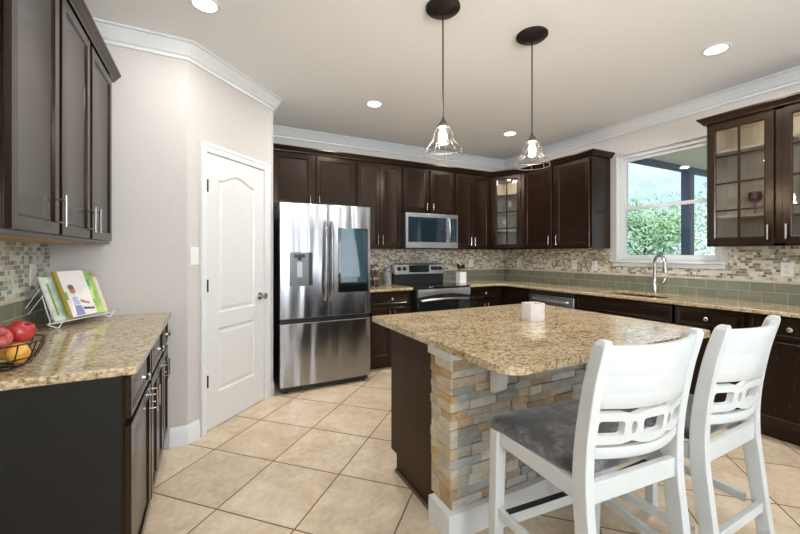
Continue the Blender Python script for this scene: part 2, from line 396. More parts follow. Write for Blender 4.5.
for a, b_ in ((-4.0, -0.6), (1.0, 2.95), (3.95, XR+0.15)): m.box(a, YR-0.12, 0, b_, YR, ZC)
for a, b_ in ((-0.6, 1.0), (2.95, 3.95)): m.box(a, YR-0.12, 2.45, b_, YR, ZC); m.box(a, YR-0.12, 0, b_, YR, 0.25)
struct(m.build('wall_rear', WALL))
for i, (a, b_) in enumerate(((-0.6, 1.0), (2.95, 3.95))):
    m = MB(); m.box(a, YR-0.1, 0.25, a+0.06, YR+0.02, 2.45); m.box(b_-0.06, YR-0.1, 0.25, b_, YR+0.02, 2.45)
    m.box(a, YR-0.1, 0.25, b_, YR+0.02, 0.31); m.box(a, YR-0.1, 2.39, b_, YR+0.02, 2.45); m.box(a, YR-0.08, 1.3, b_, YR-0.03, 1.34); m.box((a+b_)/2-0.02, YR-0.08, 0.3, (a+b_)/2+0.02, YR-0.03, 2.4)
    f = struct(m.build('window_%d' % (i+2), TRIM)); B(a+0.05, YR-0.06, 0.3, b_-0.05, YR-0.055, 2.4).build('glass_pane', WINGLASS, f)
# crown moulding of the room
path = [(XL, 0.9), (XL, YA), C1, DE, (DE[0], YB), (XR, YB), (XR, YR)]
cp = [(0, ZC-0.105), (0.012, ZC-0.105), (0.016, ZC-0.088), (0.030, ZC-0.080), (0.045, ZC-0.055), (0.068, ZC-0.030), (0.074, ZC-0.016), (0.088, ZC-0.012), (0.090, ZC-0.0005), (0, ZC-0.0005)]
struct(MB().sweep(path, cp).build('trim_1', TRIM, ang=25))
bp = [(0, 0.0005), (0.015, 0.0005), (0.015, 0.085), (0.012, 0.095), (0.012, 0.108), (0.006, 0.118), (0.003, 0.130), (0, 0.130)]
k = 0.7071
struct(MB().sweep([(-0.24, YA), C1, (C1[0]+0.093*k, C1[1]+0.093*k)], bp).build('baseboard_pantry', TRIM))
struct(MB().sweep([(C1[0]+0.886*k, C1[1]+0.886*k), DE], bp).build('baseboard_diagonal', TRIM))
struct(MB().sweep([(DE[0]-0.0, DE[1]+0.02), (DE[0], YB)], bp).build('baseboard_return', TRIM))
# pantry door casing
m = MB()
ci = [(D0-0.050, 0), (D0, 0), (D0, DZ), (D1, DZ), (D1, 0), (D1+0.07, 0), (D1+0.07, DZ+0.062), (D0-0.050, DZ+0.062)]
m.prismy(ci, -0.011, -0.0005)
ci = [(D0-0.050, 0), (D0-0.030, 0), (D0-0.030, DZ+0.04), (D1+0.048, DZ+0.04), (D1+0.048, 0), (D1+0.07, 0), (D1+0.07, DZ+0.062), (D0-0.050, DZ+0.062)]
m.prismy(ci, -0.017, -0.011)
m.box(D0-0.0, 0.0, 0, D0+0.004, 0.118, DZ); m.box(D1-0.004, 0, 0, D1, 0.118, DZ); m.box(D0, 0, DZ-0.004, D1, 0.118, DZ)
struct(diag(m).build('trim_2', TRIM, bevel=0.003))
# pantry door (two panels, the upper with an arched top)
def offset_poly(P, d):
    out = []; n = len(P)
    for i in range(n):
        a, b_, c = Vector(P[i-1]), Vector(P[i]), Vector(P[(i+1) % n])
        e0 = (b_-a).normalized(); e1 = (c-b_).normalized()
        n0 = Vector((-e0.y, e0.x)); n1 = Vector((-e1.y, e1.x)); q = n0+n1; q = q / q.dot(n0)
        out.append((b_.x+q.x*d, b_.y+q.y*d))
    return out
def holed_face(bm, outer, holes, fn):
    """fill outer minus holes (2D) and return hole vertex loops"""
    ed = []; HV = []
    for L in [outer] + holes:
        V = [bm.verts.new(fn(p)) for p in L]; HV.append(V)
        for i in range(len(V)): ed.append(bm.edges.new((V[i], V[(i+1) % len(V)])))
    bmesh.ops.triangle_fill(bm, edges=ed, use_beauty=True)
    return HV
dx0, dx1 = D0+0.006, D1-0.006; p0, p1 = dx0+0.115, dx1-0.115
def arch(x0, x1, z0, zs, A, n=18):
    P = [(x0, z0), (x1, z0)]
    for i in range(n+1):
        t = 1 - i/n; P.append((x0+(x1-x0)*t, zs + A*(0.5-0.5*cos(2*pi*t))))
    return P
top = arch(p0, p1, 0.862, 1.868, 0.060); low = [(p0, 0.262), (p1, 0.262), (p1, 0.743), (p0, 0.743)]
mb = MB(); bm = mb.bm; yf = 0.002
HV = holed_face(bm, [(dx0, 0.008), (dx1, 0.008), (dx1, DZ-0.008), (dx0, DZ-0.008)], [top, low], lambda p: (p[0], yf, p[1]))
for V, L in zip(HV[1:], (top, low)):
    prev = V
    for d, y in ((0.010, 0.011), (0.022, 0.012), (0.040, 0.004)):
        nv = [bm.verts.new((x, yf+y, z)) for x, z in offset_poly(L, d)]
        for i in range(len(nv)): bm.faces.new((prev[i], prev[(i+1) % len(nv)], nv[(i+1) % len(nv)], nv[i]))
        prev = nv
    bm.faces.new(prev)
o0 = HV[0]; bk = [bm.verts.new((v.co.x, yf+0.035, v.co.z)) for v in o0]
for i in range(4): bm.faces.new((o0[i], o0[(i+1) % 4], bk[(i+1) % 4], bk[i]))
bm.faces.new(bk)
door = struct(diag(mb).build('door_1', DOORW, ang=20))
m = MB(); m.lathe([(0.032, 0), (0.032, 0.006), (0.011, 0.008), (0.011, 0.03), (0.023, 0.036), (0.031, 0.050), (0.027, 0.064), (0.008, 0.070)], (dx1-0.055, yf, 0.937), 20, 'y')
diag(m).build('door_knob', CHROME, door)
for z in (1.81, 1.075, 0.37): diag(B(dx0+0.002, yf-0.010, z-0.045, dx0+0.013, yf+0.002, z+0.045)).build('hinge', DARKM, door)
# window over the sink
m = MB(); fx = XR+0.045
m.xframe(fx, fx+0.07, WY0, WY1, WZ0, WZ1, 0.04, 0.03)
win = struct(m.build('window_1', TRIM))
def sash(x, z0, z1, name):
    m = MB(); y0, y1 = WY0+0.038, WY1-0.038; w = 0.034
    m.xframe(x, x+0.025, y0, y1, z0, z1, w)
    s = m.build(name, TRIM, win); B(x+0.010, y0+0.02, z0+0.02, x+0.014, y1-0.02, z1-0.02).build('glass_pane', WINGLASS, s)
sash(fx+0.008, WZ0+0.028, 1.83, 'sash'); sash(fx+0.036, 1.80, WZ1-0.038, 'sash')
m = MB(); m.box(XR-0.045, WY0-0.05, WZ0-0.022, XR+0.05, WY1+0.05, WZ0)
m.box(XR-0.022, WY0-0.03, WZ0-0.065, XR-0.0, WY1+0.03, WZ0-0.022)
m.build('window_sill', TRIM, win, bevel=0.004)
m = MB(); t = 0.004
m.box(XR-0.0, WY1-t, WZ0, fx+0.002, WY1, WZ1); m.box(XR, WY0, WZ0, fx+0.002, WY0+t, WZ1); m.box(XR, WY0, WZ1-t, fx+0.002, WY1, WZ1)
m.build('window_return', TRIM, win)
# backsplashes: tiles fixed to their wall
wl, wb, wr = bpy.data.objects['wall_left'], bpy.data.objects['wall_back'], bpy.data.objects['wall_right']
ZL0, ZL1 = 1.070, 1.090
B(XL, 1.4, 0.915, XL+0.009, YA-0.001, ZL0).build('glass_tile_backsplash', GTILE, wl)
B(XL, 1.4, ZL1, XL+0.008, YA-0.001, 1.368).build('mosaic_backsplash', MOSAIC_L, wl)
B(XL, 1.4, ZL0, XL+0.014, YA-0.001, ZL1).build('tile_liner', LINER, wl, bevel=0.003)
B(1.48, YB-0.009, 0.915, XR, YB, ZL0).build('glass_tile_backsplash', GTILE, wb)
B(1.48, YB-0.008, ZL1, XR, YB, 1.40).build('mosaic_backsplash', MOSAIC, wb)
B(1.48, YB-0.014, ZL0, XR, YB, ZL1).build('tile_liner', LINER, wb, bevel=0.003)
B(XR-0.009, YR+1.5, 0.915, XR, YB-0.009, ZL0).build('glass_tile_backsplash', GTILE, wr)
m = MB(); m.box(XR-0.008, YR+1.5, ZL1, XR, YB-0.009, WZ0-0.066); m.box(XR-0.008, YR+1.5, WZ0-0.066, XR, WY0-0.052, 1.375); m.box(XR-0.008, WY1+0.052, WZ0-0.066, XR, YB-0.009, 1.375)
m.build('mosaic_backsplash', MOSAIC, wr)
B(XR-0.014, YR+1.5, ZL0, XR, YB-0.014, ZL1).build('tile_liner', LINER, wr, bevel=0.003)

# ================================================================== CABINETS
def handle(mb_parent, x, z0, z1, yf, mat=CHROME, out=0.028):
    m = MB(); m.cyl((x, yf-out, z0), (x, yf-out, z1), 0.0055, 10)
    for z in (z0+0.018, z1-0.018): m.cyl((x, yf, z), (x, yf-out, z), 0.0042, 8)
    return m.build('handle', mat, mb_parent)
def knob(par, x, z, yf):
    return MB().lathe([(0.009, 0), (0.006, 0.010), (0.006, 0.014), (0.015, 0.018), (0.017, 0.024), (0.013, 0.029), (0.004, 0.031)], (x, yf, z), 16, 'y').build('knob', CHROME, par)
TH = 0.02
def cabdoor(root, x0, x1, z0, z1, hside=None, hz='low', fw=0.052, hl=0.11):
    d = MB().frame_panel(x0, x1, z0, z1, -TH-0.001, TH, fw).build('door', WOOD, root, ang=25)
    if hside:
        hx = x1-0.028 if hside == 'r' else x0+0.028
        a = (z0+0.03) if hz == 'low' else (z1-0.03-hl)
        handle(d, hx, a, a+hl, -TH-0.001)
    return d
def drawer(root, x0, x1, z0, z1, kn=True):
    d = MB().frame_panel(x0, x1, z0, z1, -TH-0.001, TH, 0.030).build('drawer', WOOD, root, ang=25)
    if kn: knob(d, (x0+x1)/2, (z0+z1)/2, -TH-0.0)
    return d
UB, UT, DB_, DT_ = 1.370, 2.400, 1.388, 2.382
def upper(label, loc, rz, w, D=0.33, z0=UB, doors=((0, 1, 'r'),), hl=0.11, dz0=None, group=None, name='wall_cabinet'):
    r = thing(name, label, 'cabinet', (loc[0], loc[1], 0), rz, group)
    m = MB(); m.box(0, 0, z0, w, D, UT); m.build('body', WOOD, r, bevel=0.0015)
    B(0.018, 0.022, z0-0.0015, w-0.018, D-0.01, z0-0.0002).build('underside', UNDER, r)
    for a, b_, s in doors: cabdoor(r, a, b_, (z0+0.018) if dz0 is None else dz0, DT_, s, 'low', hl=hl)
    return r
def basecab(label, loc, rz, w, D=0.60, drs=(), doors=(), group=None, body=WOOD, toe=True, zt=0.884):
    r = thing('base_cabinet', label, 'cabinet', (loc[0], loc[1], 0), rz, group)
    m = MB(); m.box(0, 0, 0.105, w, D, zt); m.box(0, 0.07, 0.001, w, D, 0.105); m.build('body', body, r, bevel=0.0015)
    for a, b_, kn in drs: drawer(r, a, b_, 0.725, 0.870, kn)
    for a, b_, s in doors: cabdoor(r, a, b_, 0.125, 0.700, s, 'high', hl=0.10)
    return r
G_UB = 'dark wall cabinets over the range wall'; 
# --- left wall (fronts face +x): local x -> +y
LX = -0.558
upper('dark brown single-door wall cabinet nearest the camera, above the apples on the left', (LX, 1.530), R(90), 0.436, 0.305, doors=((0.014, 0.420, 'r'),), hl=0.125)
upper('dark brown double-door wall cabinet at the far end of the left wall, above the cookbooks', (LX, 1.968), R(90), 0.925, 0.305, doors=((0.014, 0.412, 'r'), (0.452, 0.880, 'l')), hl=0.125)
crown = [(0, 2.401), (0.022, 2.401), (0.024, 2.410), (0.036, 2.424), (0.048, 2.440), (0.054, 2.442), (0.054, 2.456), (-0.10, 2.456), (-0.10, 2.401)]
tag(MB().sweep([(LX, YA-0.004), (LX, 1.530), (XL+0.001, 1.530)], crown, side=-1).build('cabinet_crown_moulding', WOOD, ang=25), 'dark crown moulding running along the top of the left wall cabinets', 'moulding')
BX = -0.268
basecab('dark base cabinet with black end panel at the near end of the left counter', (BX, 1.592), R(90), 0.515, 0.585, drs=((0.012, 0.50, True),), doors=((0.012, 0.50, 'r'),))
basecab('dark base cabinet with one drawer in the middle of the left counter run', (BX, 2.110), R(90), 0.505, 0.585, drs=((0.012, 0.494, True),), doors=((0.012, 0.250, 'l'), (0.256, 0.494, 'r')))
basecab('narrow dark base cabinet against the grey wall at the far end of the left counter', (BX, 2.618), R(90), 0.306, 0.585, drs=((0.012, 0.294, True),), doors=((0.012, 0.294, 'l'),))
tag(B(XL+0.005, 1.586, 0.001, BX-0.005, 1.591, 0.884).build('cabinet_end_panel', BLACKP), 'flat near-black end panel closing the left base cabinets toward the camera', 'panel')
# --- back wall
FY = 4.05
upper('short two-door dark wall cabinet directly above the refrigerator', (0.56, FY), 0, 0.945, 0.325, 1.815, ((0.035, 0.440, 'r'), (0.485, 0.925, 'l')), 0.075, group=None)
upper('tall two-door dark wall cabinet between refrigerator and microwave', (1.507, FY), 0, 0.600, 0.325, UB, ((0.018, 0.302, 'r'), (0.306, 0.590, 'l')))
upper('short two-door dark wall cabinet directly above the microwave', (2.109, FY), 0, 0.792, 0.325, 1.818, ((0.022, 0.378, 'r'), (0.418, 0.770, 'l')), 0.085)
upper('tall two-door dark wall cabinet between microwave and corner glass cabinet', (2.903, FY), 0, 0.634, 0.325, UB, ((0.018, 0.288, 'r'), (0.292, 0.590, 'l')))
# --- right wall, between the corner and the window (fronts face -x): local x -> -y
RX = 3.762
upper('two-door dark wall cabinet on the right wall between corner glass cabinet and window', (RX, 3.640), R(-90), 0.990, 0.325, UB, ((0.02, 0.462, 'r'), (0.520, 0.970, 'l')))
# --- corner cabinet with glass door
CA, CB = Vector((3.540, FY)), Vector((RX, 3.641))
cr = thing('corner_glass_cabinet', 'corner wall cabinet with one lit glass door and shelves', 'cabinet', (CA.x, CA.y, 0), math.atan2(CB.y-CA.y, CB.x-CA.x))
Minv = (Matrix.Translation((CA.x, CA.y, 0)) @ Matrix.Rotation(cr.rotation_euler.z, 4, 'Z')).inverted()
m = MB()
outer = [(CA.x, CA.y), (CA.x, YB-0.005), (XR-0.003, YB-0.005), (XR-0.003, CB.y), (CB.x, CB.y)]
def wallstrip(m, a, b_, t, z0, z1):
    a = Vector(a); b_ = Vector(b_); d = (b_-a).normalized(); n = Vector((-d.y, d.x))*t
    m.prism([tuple(a), tuple(b_), tuple(b_-n), tuple(a-n)][::-1], z0, z1)
for i in range(4): wallstrip(m, outer[i], outer[i+1], 0.012, UB, UT)
m.prism(outer, UB, UB+0.016); m.prism(outer, UT-0.016, UT)
m.xform(Minv).build('body', [WOOD], cr)
inner = [(3.555, 4.06), (3.555, YB-0.02), (XR-0.018, YB-0.02), (XR-0.018, 3.66), (3.775, 3.66)]
m = MB()
for i in range(4): wallstrip(m, inner[i], inner[i+1], 0.004, UB+0.017, UT-0.017)
m.xform(Minv).build('lining', WOOD_IN, cr)
for z in (1.62, 1.88, 2.13): MB().prism(inner, z, z+0.016).xform(Minv).build('shelf', WOOD_IN, cr)
LC = (CB-CA).length
m = MB()
m.box(0, -0.0, UB+0.016, 0.045, 0.016, UT-0.016); m.box(LC-0.045, 0, UB+0.016, LC, 0.016, UT-0.016)
m.box(0.0, 0, UB+0.0, LC, 0.016, UB+0.02); m.box(0, 0, UT-0.02, LC, 0.016, UT); m.build('face_frame', WOOD, cr)
def glassdoor(root, x0, x1, z0, z1, hs, cols=2, rows=4, fw=0.055):
    m = MB().frame_panel(x0, x1, z0, z1, -TH-0.001, TH, fw, hole=True)
    gx0, gx1, gz0, gz1 = x0+fw-0.002, x1-fw+0.002, z0+fw-0.002, z1-fw+0.002
    for i in range(1, cols): x = gx0+(gx1-gx0)*i/cols; m.box(x-0.007, -TH+0.001, gz0, x+0.007, -0.006, gz1)
    for i in range(1, rows): z = gz0+(gz1-gz0)*i/rows; m.box(gx0, -TH+0.002, z-0.007, gx1, -0.005, z+0.007)
    d = m.build('door', WOOD, root, ang=25)
    B(gx0, -0.006, gz0, gx1, -0.003, gz1).build('glass_pane', GLASS, d)
    if hs: handle(d, x1-0.028 if hs == 'r' else x0+0.028, z0+0.03, z0+0.14, -TH)
glassdoor(cr, 0.045, LC-0.045, DB_, DT_, None, 2, 4, 0.052)
# --- glass cabinet right of the window
gr = thing('glass_door_cabinet', 'dark wall cabinet with paned glass doors right of the window', 'cabinet', (RX, 1.590, 0), R(-90))
gw = 0.900
m = MB(); m.box(0, 0, UB, 0.016, 0.325, UT); m.box(gw-0.016, 0, UB, gw, 0.325, UT); m.box(0, 0, UB, gw, 0.325, UB+0.016); m.box(0, 0, UT-0.016, gw, 0.325, UT); m.box(0, 0.315, UB, gw, 0.325, UT); m.box(0.42, 0, UB, 0.48, 0.018, UT)
m.build('body', WOOD, gr)
m = MB(); m.box(0.017, 0.01, UB+0.017, 0.020, 0.314, UT-0.017); m.box(gw-0.020, 0.01, UB+0.017, gw-0.017, 0.314, UT-0.017); m.box(0.02, 0.310, UB+0.017, gw-0.02, 0.314, UT-0.017); m.box(0.02, 0.02, UB+0.017, gw-0.02, 0.31, UB+0.020); m.box(0.02, 0.02, UT-0.02, gw-0.02, 0.31, UT-0.017)
m.build('lining', WOOD_IN, gr)
for z in (1.608, 2.150): B(0.021, 0.03, z, gw-0.021, 0.309, z+0.018).build('shelf', WOOD_IN, gr)
glassdoor(gr, 0.012, 0.425, DB_, DT_, 'r'); glassdoor(gr, 0.468, gw-0.012, DB_, DT_, 'l')
gr2 = upper('dark wall cabinet at the right edge, beyond the paned glass doors', (RX, 0.688), R(-90), 0.9, 0.325, UB, ((0.012, 0.44, 'r'), (0.46, 0.888, 'l')))
# cabinet crowns
tag(MB().sweep([(DE[0]+0.002, FY), (CA.x, FY), (CB.x, CB.y), (RX, 2.650), (XR-0.001, 2.650)], crown).build('cabinet_crown_moulding', WOOD, ang=25), 'dark crown moulding topping the wall cabinets from refrigerator around the corner to the window', 'moulding')
tag(MB().sweep([(XR-0.001, 1.590), (RX, 1.590), (RX, -0.2)], crown, side=1).build('cabinet_crown_moulding', WOOD, ang=25), 'dark crown moulding on top of the paned glass cabinet right of the window', 'moulding')
# contents of the glass cabinets
def stem_glass(name, label, cat, loc, mat, s=1.0, group=None):
    pf = [(0.030, 0), (0.030, 0.003), (0.005, 0.006), (0.004, 0.075), (0.018, 0.085), (0.036, 0.105), (0.040, 0.130), (0.034, 0.165)]
    o = MB().lathe([(r*s, h*s) for r, h in pf], (0, 0, 0), 20, cap1=False).build(name, mat); o.location = loc
    return tag(o, label, cat, group)
stem_glass('wine_goblet', 'purple stemmed goblet standing alone behind the paned glass door', 'glass', (3.93, 1.335, 1.6265), PURPLE, 1.12)
FROST = plain('pale_glassware', (0.82, 0.82, 0.80), 0.08, var=0.03, trans=0.5)
for i, (x, y) in enumerate(((3.90, 1.02), (3.96, 0.93))):
    stem_glass('wine_glass', 'clear stemmed glass on the middle shelf behind the right-hand glass door', 'glass', (x, y, 1.6265), FROST, 1.0, 'clear glasses behind the right glass door')
for (x, y, z, lab) in ((3.80, 3.95, 1.898, 'clear stemmed glass on an upper shelf of the corner cabinet'), (3.74, 3.98, 1.638, 'clear stemmed glass on the lower shelf of the corner cabinet')):
    stem_glass('wine_glass', lab, 'glass', (x, y, z), FROST, 0.95)
def puck(name, label, loc, power, r=0.028, col=(1.0, 0.80, 0.55)):
    o = MB().lathe([(r, -0.012), (r, 0)], (0, 0, 0), 16).build(name, emit(name + '_glow', col, 6)); o.location = loc
    tag(o, label, 'lamp')
    d = bpy.data.lights.new('puck_light_beam', 'POINT'); d.energy = power; d.color = col; d.shadow_soft_size = 0.03
    l = bpy.data.objects.new('puck_light_beam', d); COL.objects.link(l); l.parent = o; l.location = (0, 0, -0.035)
puck('puck_light', 'small round lamp inside the top of the corner glass cabinet', (3.82, 4.00, UT-0.021), 2.6, col=(1.0, 0.9, 0.75))
puck('puck_light', 'small round lamp inside the top of the glass cabinet right of the window', (3.90, 1.20, UT-0.021), 0.45, col=(1.0, 0.9, 0.75))

# --- base cabinets, back wall and right wall
BY = 3.778
basecab('dark base cabinet between refrigerator and range', (1.500, BY), 0, 0.606, drs=((0.08, 0.590, True),), doors=((0.08, 0.332, 'r'), (0.338, 0.590, 'l')))
basecab('dark base cabinet immediately right of the range', (2.892, BY), 0, 0.600, drs=((0.012, 0.585, True),), doors=((0.012, 0.296, 'r'), (0.302, 0.585, 'l')))
BRX = 3.488
basecab('plain dark filler cabinet in the kitchen corner left of the dishwasher', (BRX, BY-0.0), R(-90), 0.500, 0.59)
basecab('dark sink base cabinet with false drawer fronts under the window', (BRX, 2.640), R(-90), 0.938, 0.59, drs=((0.012, 0.926, False),), doors=((0.012, 0.466, 'r'), (0.472, 0.926, 'l')), zt=0.66)
basecab('dark drawer base cabinet right of the sink, behind the second chair', (BRX, 1.700), R(-90), 0.468, 0.59, drs=((0.012, 0.456, True),), doors=((0.012, 0.456, 'r'),))
basecab('dark drawer base cabinet on the right wall at the picture edge', (BRX, 1.230), R(-90), 0.468, 0.59, drs=((0.012, 0.456, True),), doors=((0.012, 0.456, 'l'),))
basecab('dark base cabinet beyond the right picture edge', (BRX, 0.760), R(-90), 0.90, 0.59, drs=((0.012, 0.888, True),), doors=((0.012, 0.446, 'r'), (0.452, 0.888, 'l')))
# sink cabinet rail between false fronts and counter
# --- worktops
def slab(name, outer, holes, z0, z1, mat, bev=0.006):
    mb = MB(); bm = mb.bm; L = []
    for z in (z0, z1): L.append(holed_face(bm, outer, holes, lambda p, z=z: (p[0], p[1], z)))
    for a, b_ in zip(L[0], L[1]):
        n = len(a)
        for i in range(n): bm.faces.new((a[i], a[(i+1) % n], b_[(i+1) % n], b_[i]))
    return mb.build(name, mat, bevel=bev)
ct = slab('countertop', [(XL+0.010, 1.572), (-0.228, 1.572), (-0.228, YA-0.002), (XL+0.010, YA-0.002)], [], 0.8855, 0.9155, GRANITE)
tag(ct, 'speckled granite countertop on the left wall under the apples and cookbooks', 'countertop')
ct = slab('countertop', [(1.500, 3.735), (2.106, 3.735), (2.106, YB-0.010), (1.500, YB-0.010)], [], 0.8855, 0.9155, GRANITE)
tag(ct, 'short granite countertop between refrigerator and range', 'countertop')
SK = rrect(3.56, 1.84, 3.93, 2.44, 0.04)
ct = slab('countertop', [(2.889, 3.735), (3.36, 3.735), (3.445, 3.65), (3.445, -0.2), (XR-0.010, -0.2), (XR-0.010, YB-0.010), (2.889, YB-0.010)], [SK], 0.8855, 0.9155, GRANITE)
tag(ct, 'long L-shaped granite countertop running from range past the sink', 'countertop')
m = MB()
def ringz(i, z): return [(x, y, z) for x, y in rrect(3.56-0.008+i, 1.84-0.008+i, 3.93+0.008-i, 2.44+0.008-i, 0.045)]
m.loops([ringz(-0.012, 0.8845), ringz(0, 0.8845), ringz(0.002, 0.72), ringz(0.03, 0.695)], False, True)
m.loops([ringz(-0.012, 0.8845), ringz(-0.012, 0.882), ringz(-0.002, 0.88), ringz(-0.001, 0.71), ringz(0.02, 0.690)], False, True)
tag(m.build('sink', STEEL), 'stainless undermount sink basin below the window', 'sink')
# faucet
fa = thing('faucet', 'brushed nickel gooseneck faucet at the sink in front of the window', 'faucet', (3.985, 2.125, 0.9160), R(-118))
MB().lathe([(0.030, 0), (0.030, 0.006), (0.022, 0.012), (0.022, 0.09), (0.017, 0.10), (0.015, 0.14)], (0, 0, 0), 20).build('body', CHROME, fa)
pts = [(0, 0, 0.13), (0, 0, 0.30)] + [(0.0 + 0.075 - 0.075*cos(a), 0, 0.30 + 0.075*sin(a)) for a in [pi*i/12 for i in range(1, 13)]] + [(0.150, 0, 0.275)]
MB().tube(pts, 0.014, 12).build('spout', CHROME, fa)
MB().lathe([(0.013, 0), (0.017, -0.015), (0.019, -0.075), (0.014, -0.082)], (0.150, 0, 0.285), 16).build('spray_head', CHROME, fa)
MB().tube([(0.0, 0.02, 0.085), (0.0, 0.055, 0.09), (0.005, 0.085, 0.105), (0.01, 0.100, 0.145)], [0.010, 0.009, 0.007, 0.006], 10).build('lever', CHROME, fa)

# ================================================================== APPLIANCES
fr = thing('refrigerator', 'stainless french-door refrigerator with bottom freezer and black glass window', 'refrigerator', (0.575, 3.585, 0))
FW = 0.900
GREY = plain('dark_grey_cabinet', (0.035, 0.036, 0.038), 0.4, var=0.05)
B(0.012, 0.0, 0.03, FW-0.012, 0.70, 1.765).build('body', GREY, fr, bevel=0.004)
def fdoor(x0, x1, z0, z1, name, hole=None):
    # slightly crowned front
    n = 10; L = []
    mb = MB()
    for k in range(n+1):
        t = k/n; x = x0+(x1-x0)*t; e = 0.004*(1-(2*t-1)**6) + 0.004*(1-(2*t-1)**2)
        L.append([(x, -0.004, z0), (x, -0.066-e, z0), (x, -0.066-e, z1), (x, -0.004, z1)])
    mb.loops(L); return mb.build(name, STEEL, fr, bevel=0.004)
c0 = 0.452
dl = fdoor(0.0, c0-0.002, 0.700, 1.788, 'door'); dr = fdoor(c0+0.002, FW, 0.700, 1.788, 'door'); dz = fdoor(0.0, FW, 0.065, 0.655, 'freezer_drawer')
B(0.004, -0.045, 0.655, FW-0.004, 0.0, 0.700).build('handle_recess', BLACK, fr)
for x, dd in ((c0-0.030, dl), (c0+0.030, dr)):
    m = MB(); hp = []
    for i in range(15):
        t = i/14; hp.append((x, -0.073-0.045*min(1, sin(pi*t)*2.2)**0.8 if 0 < t < 1 else -0.070, 0.86+(1.62-0.86)*t))
    m.tube(hp, 0.0145, 12); m.build('handle', STEEL, dd)
# dispenser
DG2 = plain('paddle_grey', (0.42, 0.43, 0.44), 0.4, 0.3, var=0.05)
DG = plain('dispenser_grey', (0.16, 0.165, 0.17), 0.3, 0.6, var=0.05)
ds = B(0.085, -0.0775, 1.005, 0.300, -0.070, 1.325).build('water_dispenser', DG, dl, bevel=0.003)
B(0.262, -0.0785, 1.01, 0.298, -0.0774, 1.32).build('control_strip', BLACK, ds)
B(0.152, -0.080, 1.09, 0.202, -0.0774, 1.235).build('paddle', DG2, ds, bevel=0.002)
m = MB(); m.box(0.125, -0.092, 1.272, 0.225, -0.0775, 1.305); m.cyl((0.177, -0.086, 1.25), (0.177, -0.086, 1.272), 0.014, 12); m.build('nozzle', BLACK, ds)
m = MB(); m.tube([(0.165+0.021*cos(a), -0.0765, 0.935+0.021*sin(a)) for a in [2*pi*i/24 for i in range(24)]], 0.0022, 6, closed=True)
m.box(0.158, -0.0775, 0.926, 0.161, -0.0755, 0.946); m.box(0.158, -0.0775, 0.926, 0.170, -0.0755, 0.929); m.build('round_emblem', CHROME, dl)
scr = B(0.552, -0.0775, 0.925, 0.868, -0.070, 1.565).build('glass_window', BGLASS, dr, bevel=0.003)
BLUEG = plain('tinted_window_glass', (0.015, 0.055, 0.075), 0.03, var=0.1, spec=0.6)
B(0.580, -0.0785, 1.02, 0.845, -0.0774, 1.545).build('tinted_pane', BLUEG, scr)
for x in (0.06, FW-0.06):
    MB().cyl((x, -0.01, 0.0), (x, -0.01, 0.05), 0.02, 12).build('foot', BLACK, fr); B(x-0.05, -0.03, 1.765, x+0.05, 0.06, 1.785).build('hinge_cover', GREY, fr, bevel=0.003)
B(0.02, -0.03, 0.02, FW-0.02, 0.0, 0.065).build('toe_grille', BLACK, fr)

rg = thing('range', 'stainless electric range with black glass cooktop and control backguard', 'range', (2.120, 3.700, 0))
RW = 0.764
m = MB(); m.box(0, 0.0, 0.08, RW, 0.64, 0.900); m.build('body', BLACK, rg)
m = MB(); m.box(0.005, -0.03, 0.895, RW-0.005, 0.60, 0.920); m.build('cooktop', BGLASS, rg, bevel=0.004)
m = MB()
L = []
for kx in range(13):
    t = kx/12; x = 0.006+(RW-0.012)*t; zl = 0.800+0.035*sin(pi*t)
    L.append([(x, 0.0, zl), (x, -0.028, zl), (x, -0.034, 0.865), (x, -0.028, 0.893), (x, 0.0, 0.893)])
m.loops(L); m.build('control_fascia', STEEL2, rg, ang=50)
od = B(0.006, -0.030, 0.30, RW-0.006, 0.0, 0.795).build('oven_door', BGLASS, rg, bevel=0.004)
hp = [(0.05, -0.03, 0.765)] + [(0.05+(RW-0.10)*t, -0.055-0.03*sin(pi*t), 0.765+0.018*sin(pi*t)) for t in [i/12 for i in range(13)]] + [(RW-0.05, -0.03, 0.765)]
MB().tube(hp, 0.012, 10).build('handle', STEEL2, od)
B(0.006, -0.028, 0.10, RW-0.006, 0.0, 0.285).build('storage_drawer', STEEL2, rg, bevel=0.004)
B(0.0, 0.575, 0.918, RW, 0.655, 1.055).build('backguard_base', BLACK, rg)
bg_ = MB().prismx([(0.56, 1.040), (0.655, 1.040), (0.655, 1.180), (0.592, 1.180), (0.572, 1.165)], 0.004, RW-0.004).build('backguard', STEEL2, rg, bevel=0.004)
B(0.215, 0.560, 1.062, 0.525, 0.590, 1.160).build('display', BGLASS, bg_, bevel=0.002)
for x in (0.07, 0.145, 0.585, 0.640, 0.700):
    MB().lathe([(0.026, 0), (0.024, 0.02), (0.020, 0.024)], (x, 0.566, 1.112), 18, 'y').build('control_knob', BLACK, bg_)
    MB().lathe([(0.033, 0), (0.033, 0.003)], (x, 0.5705, 1.112), 18, 'y').build('knob_ring', CHROME, bg_)
    
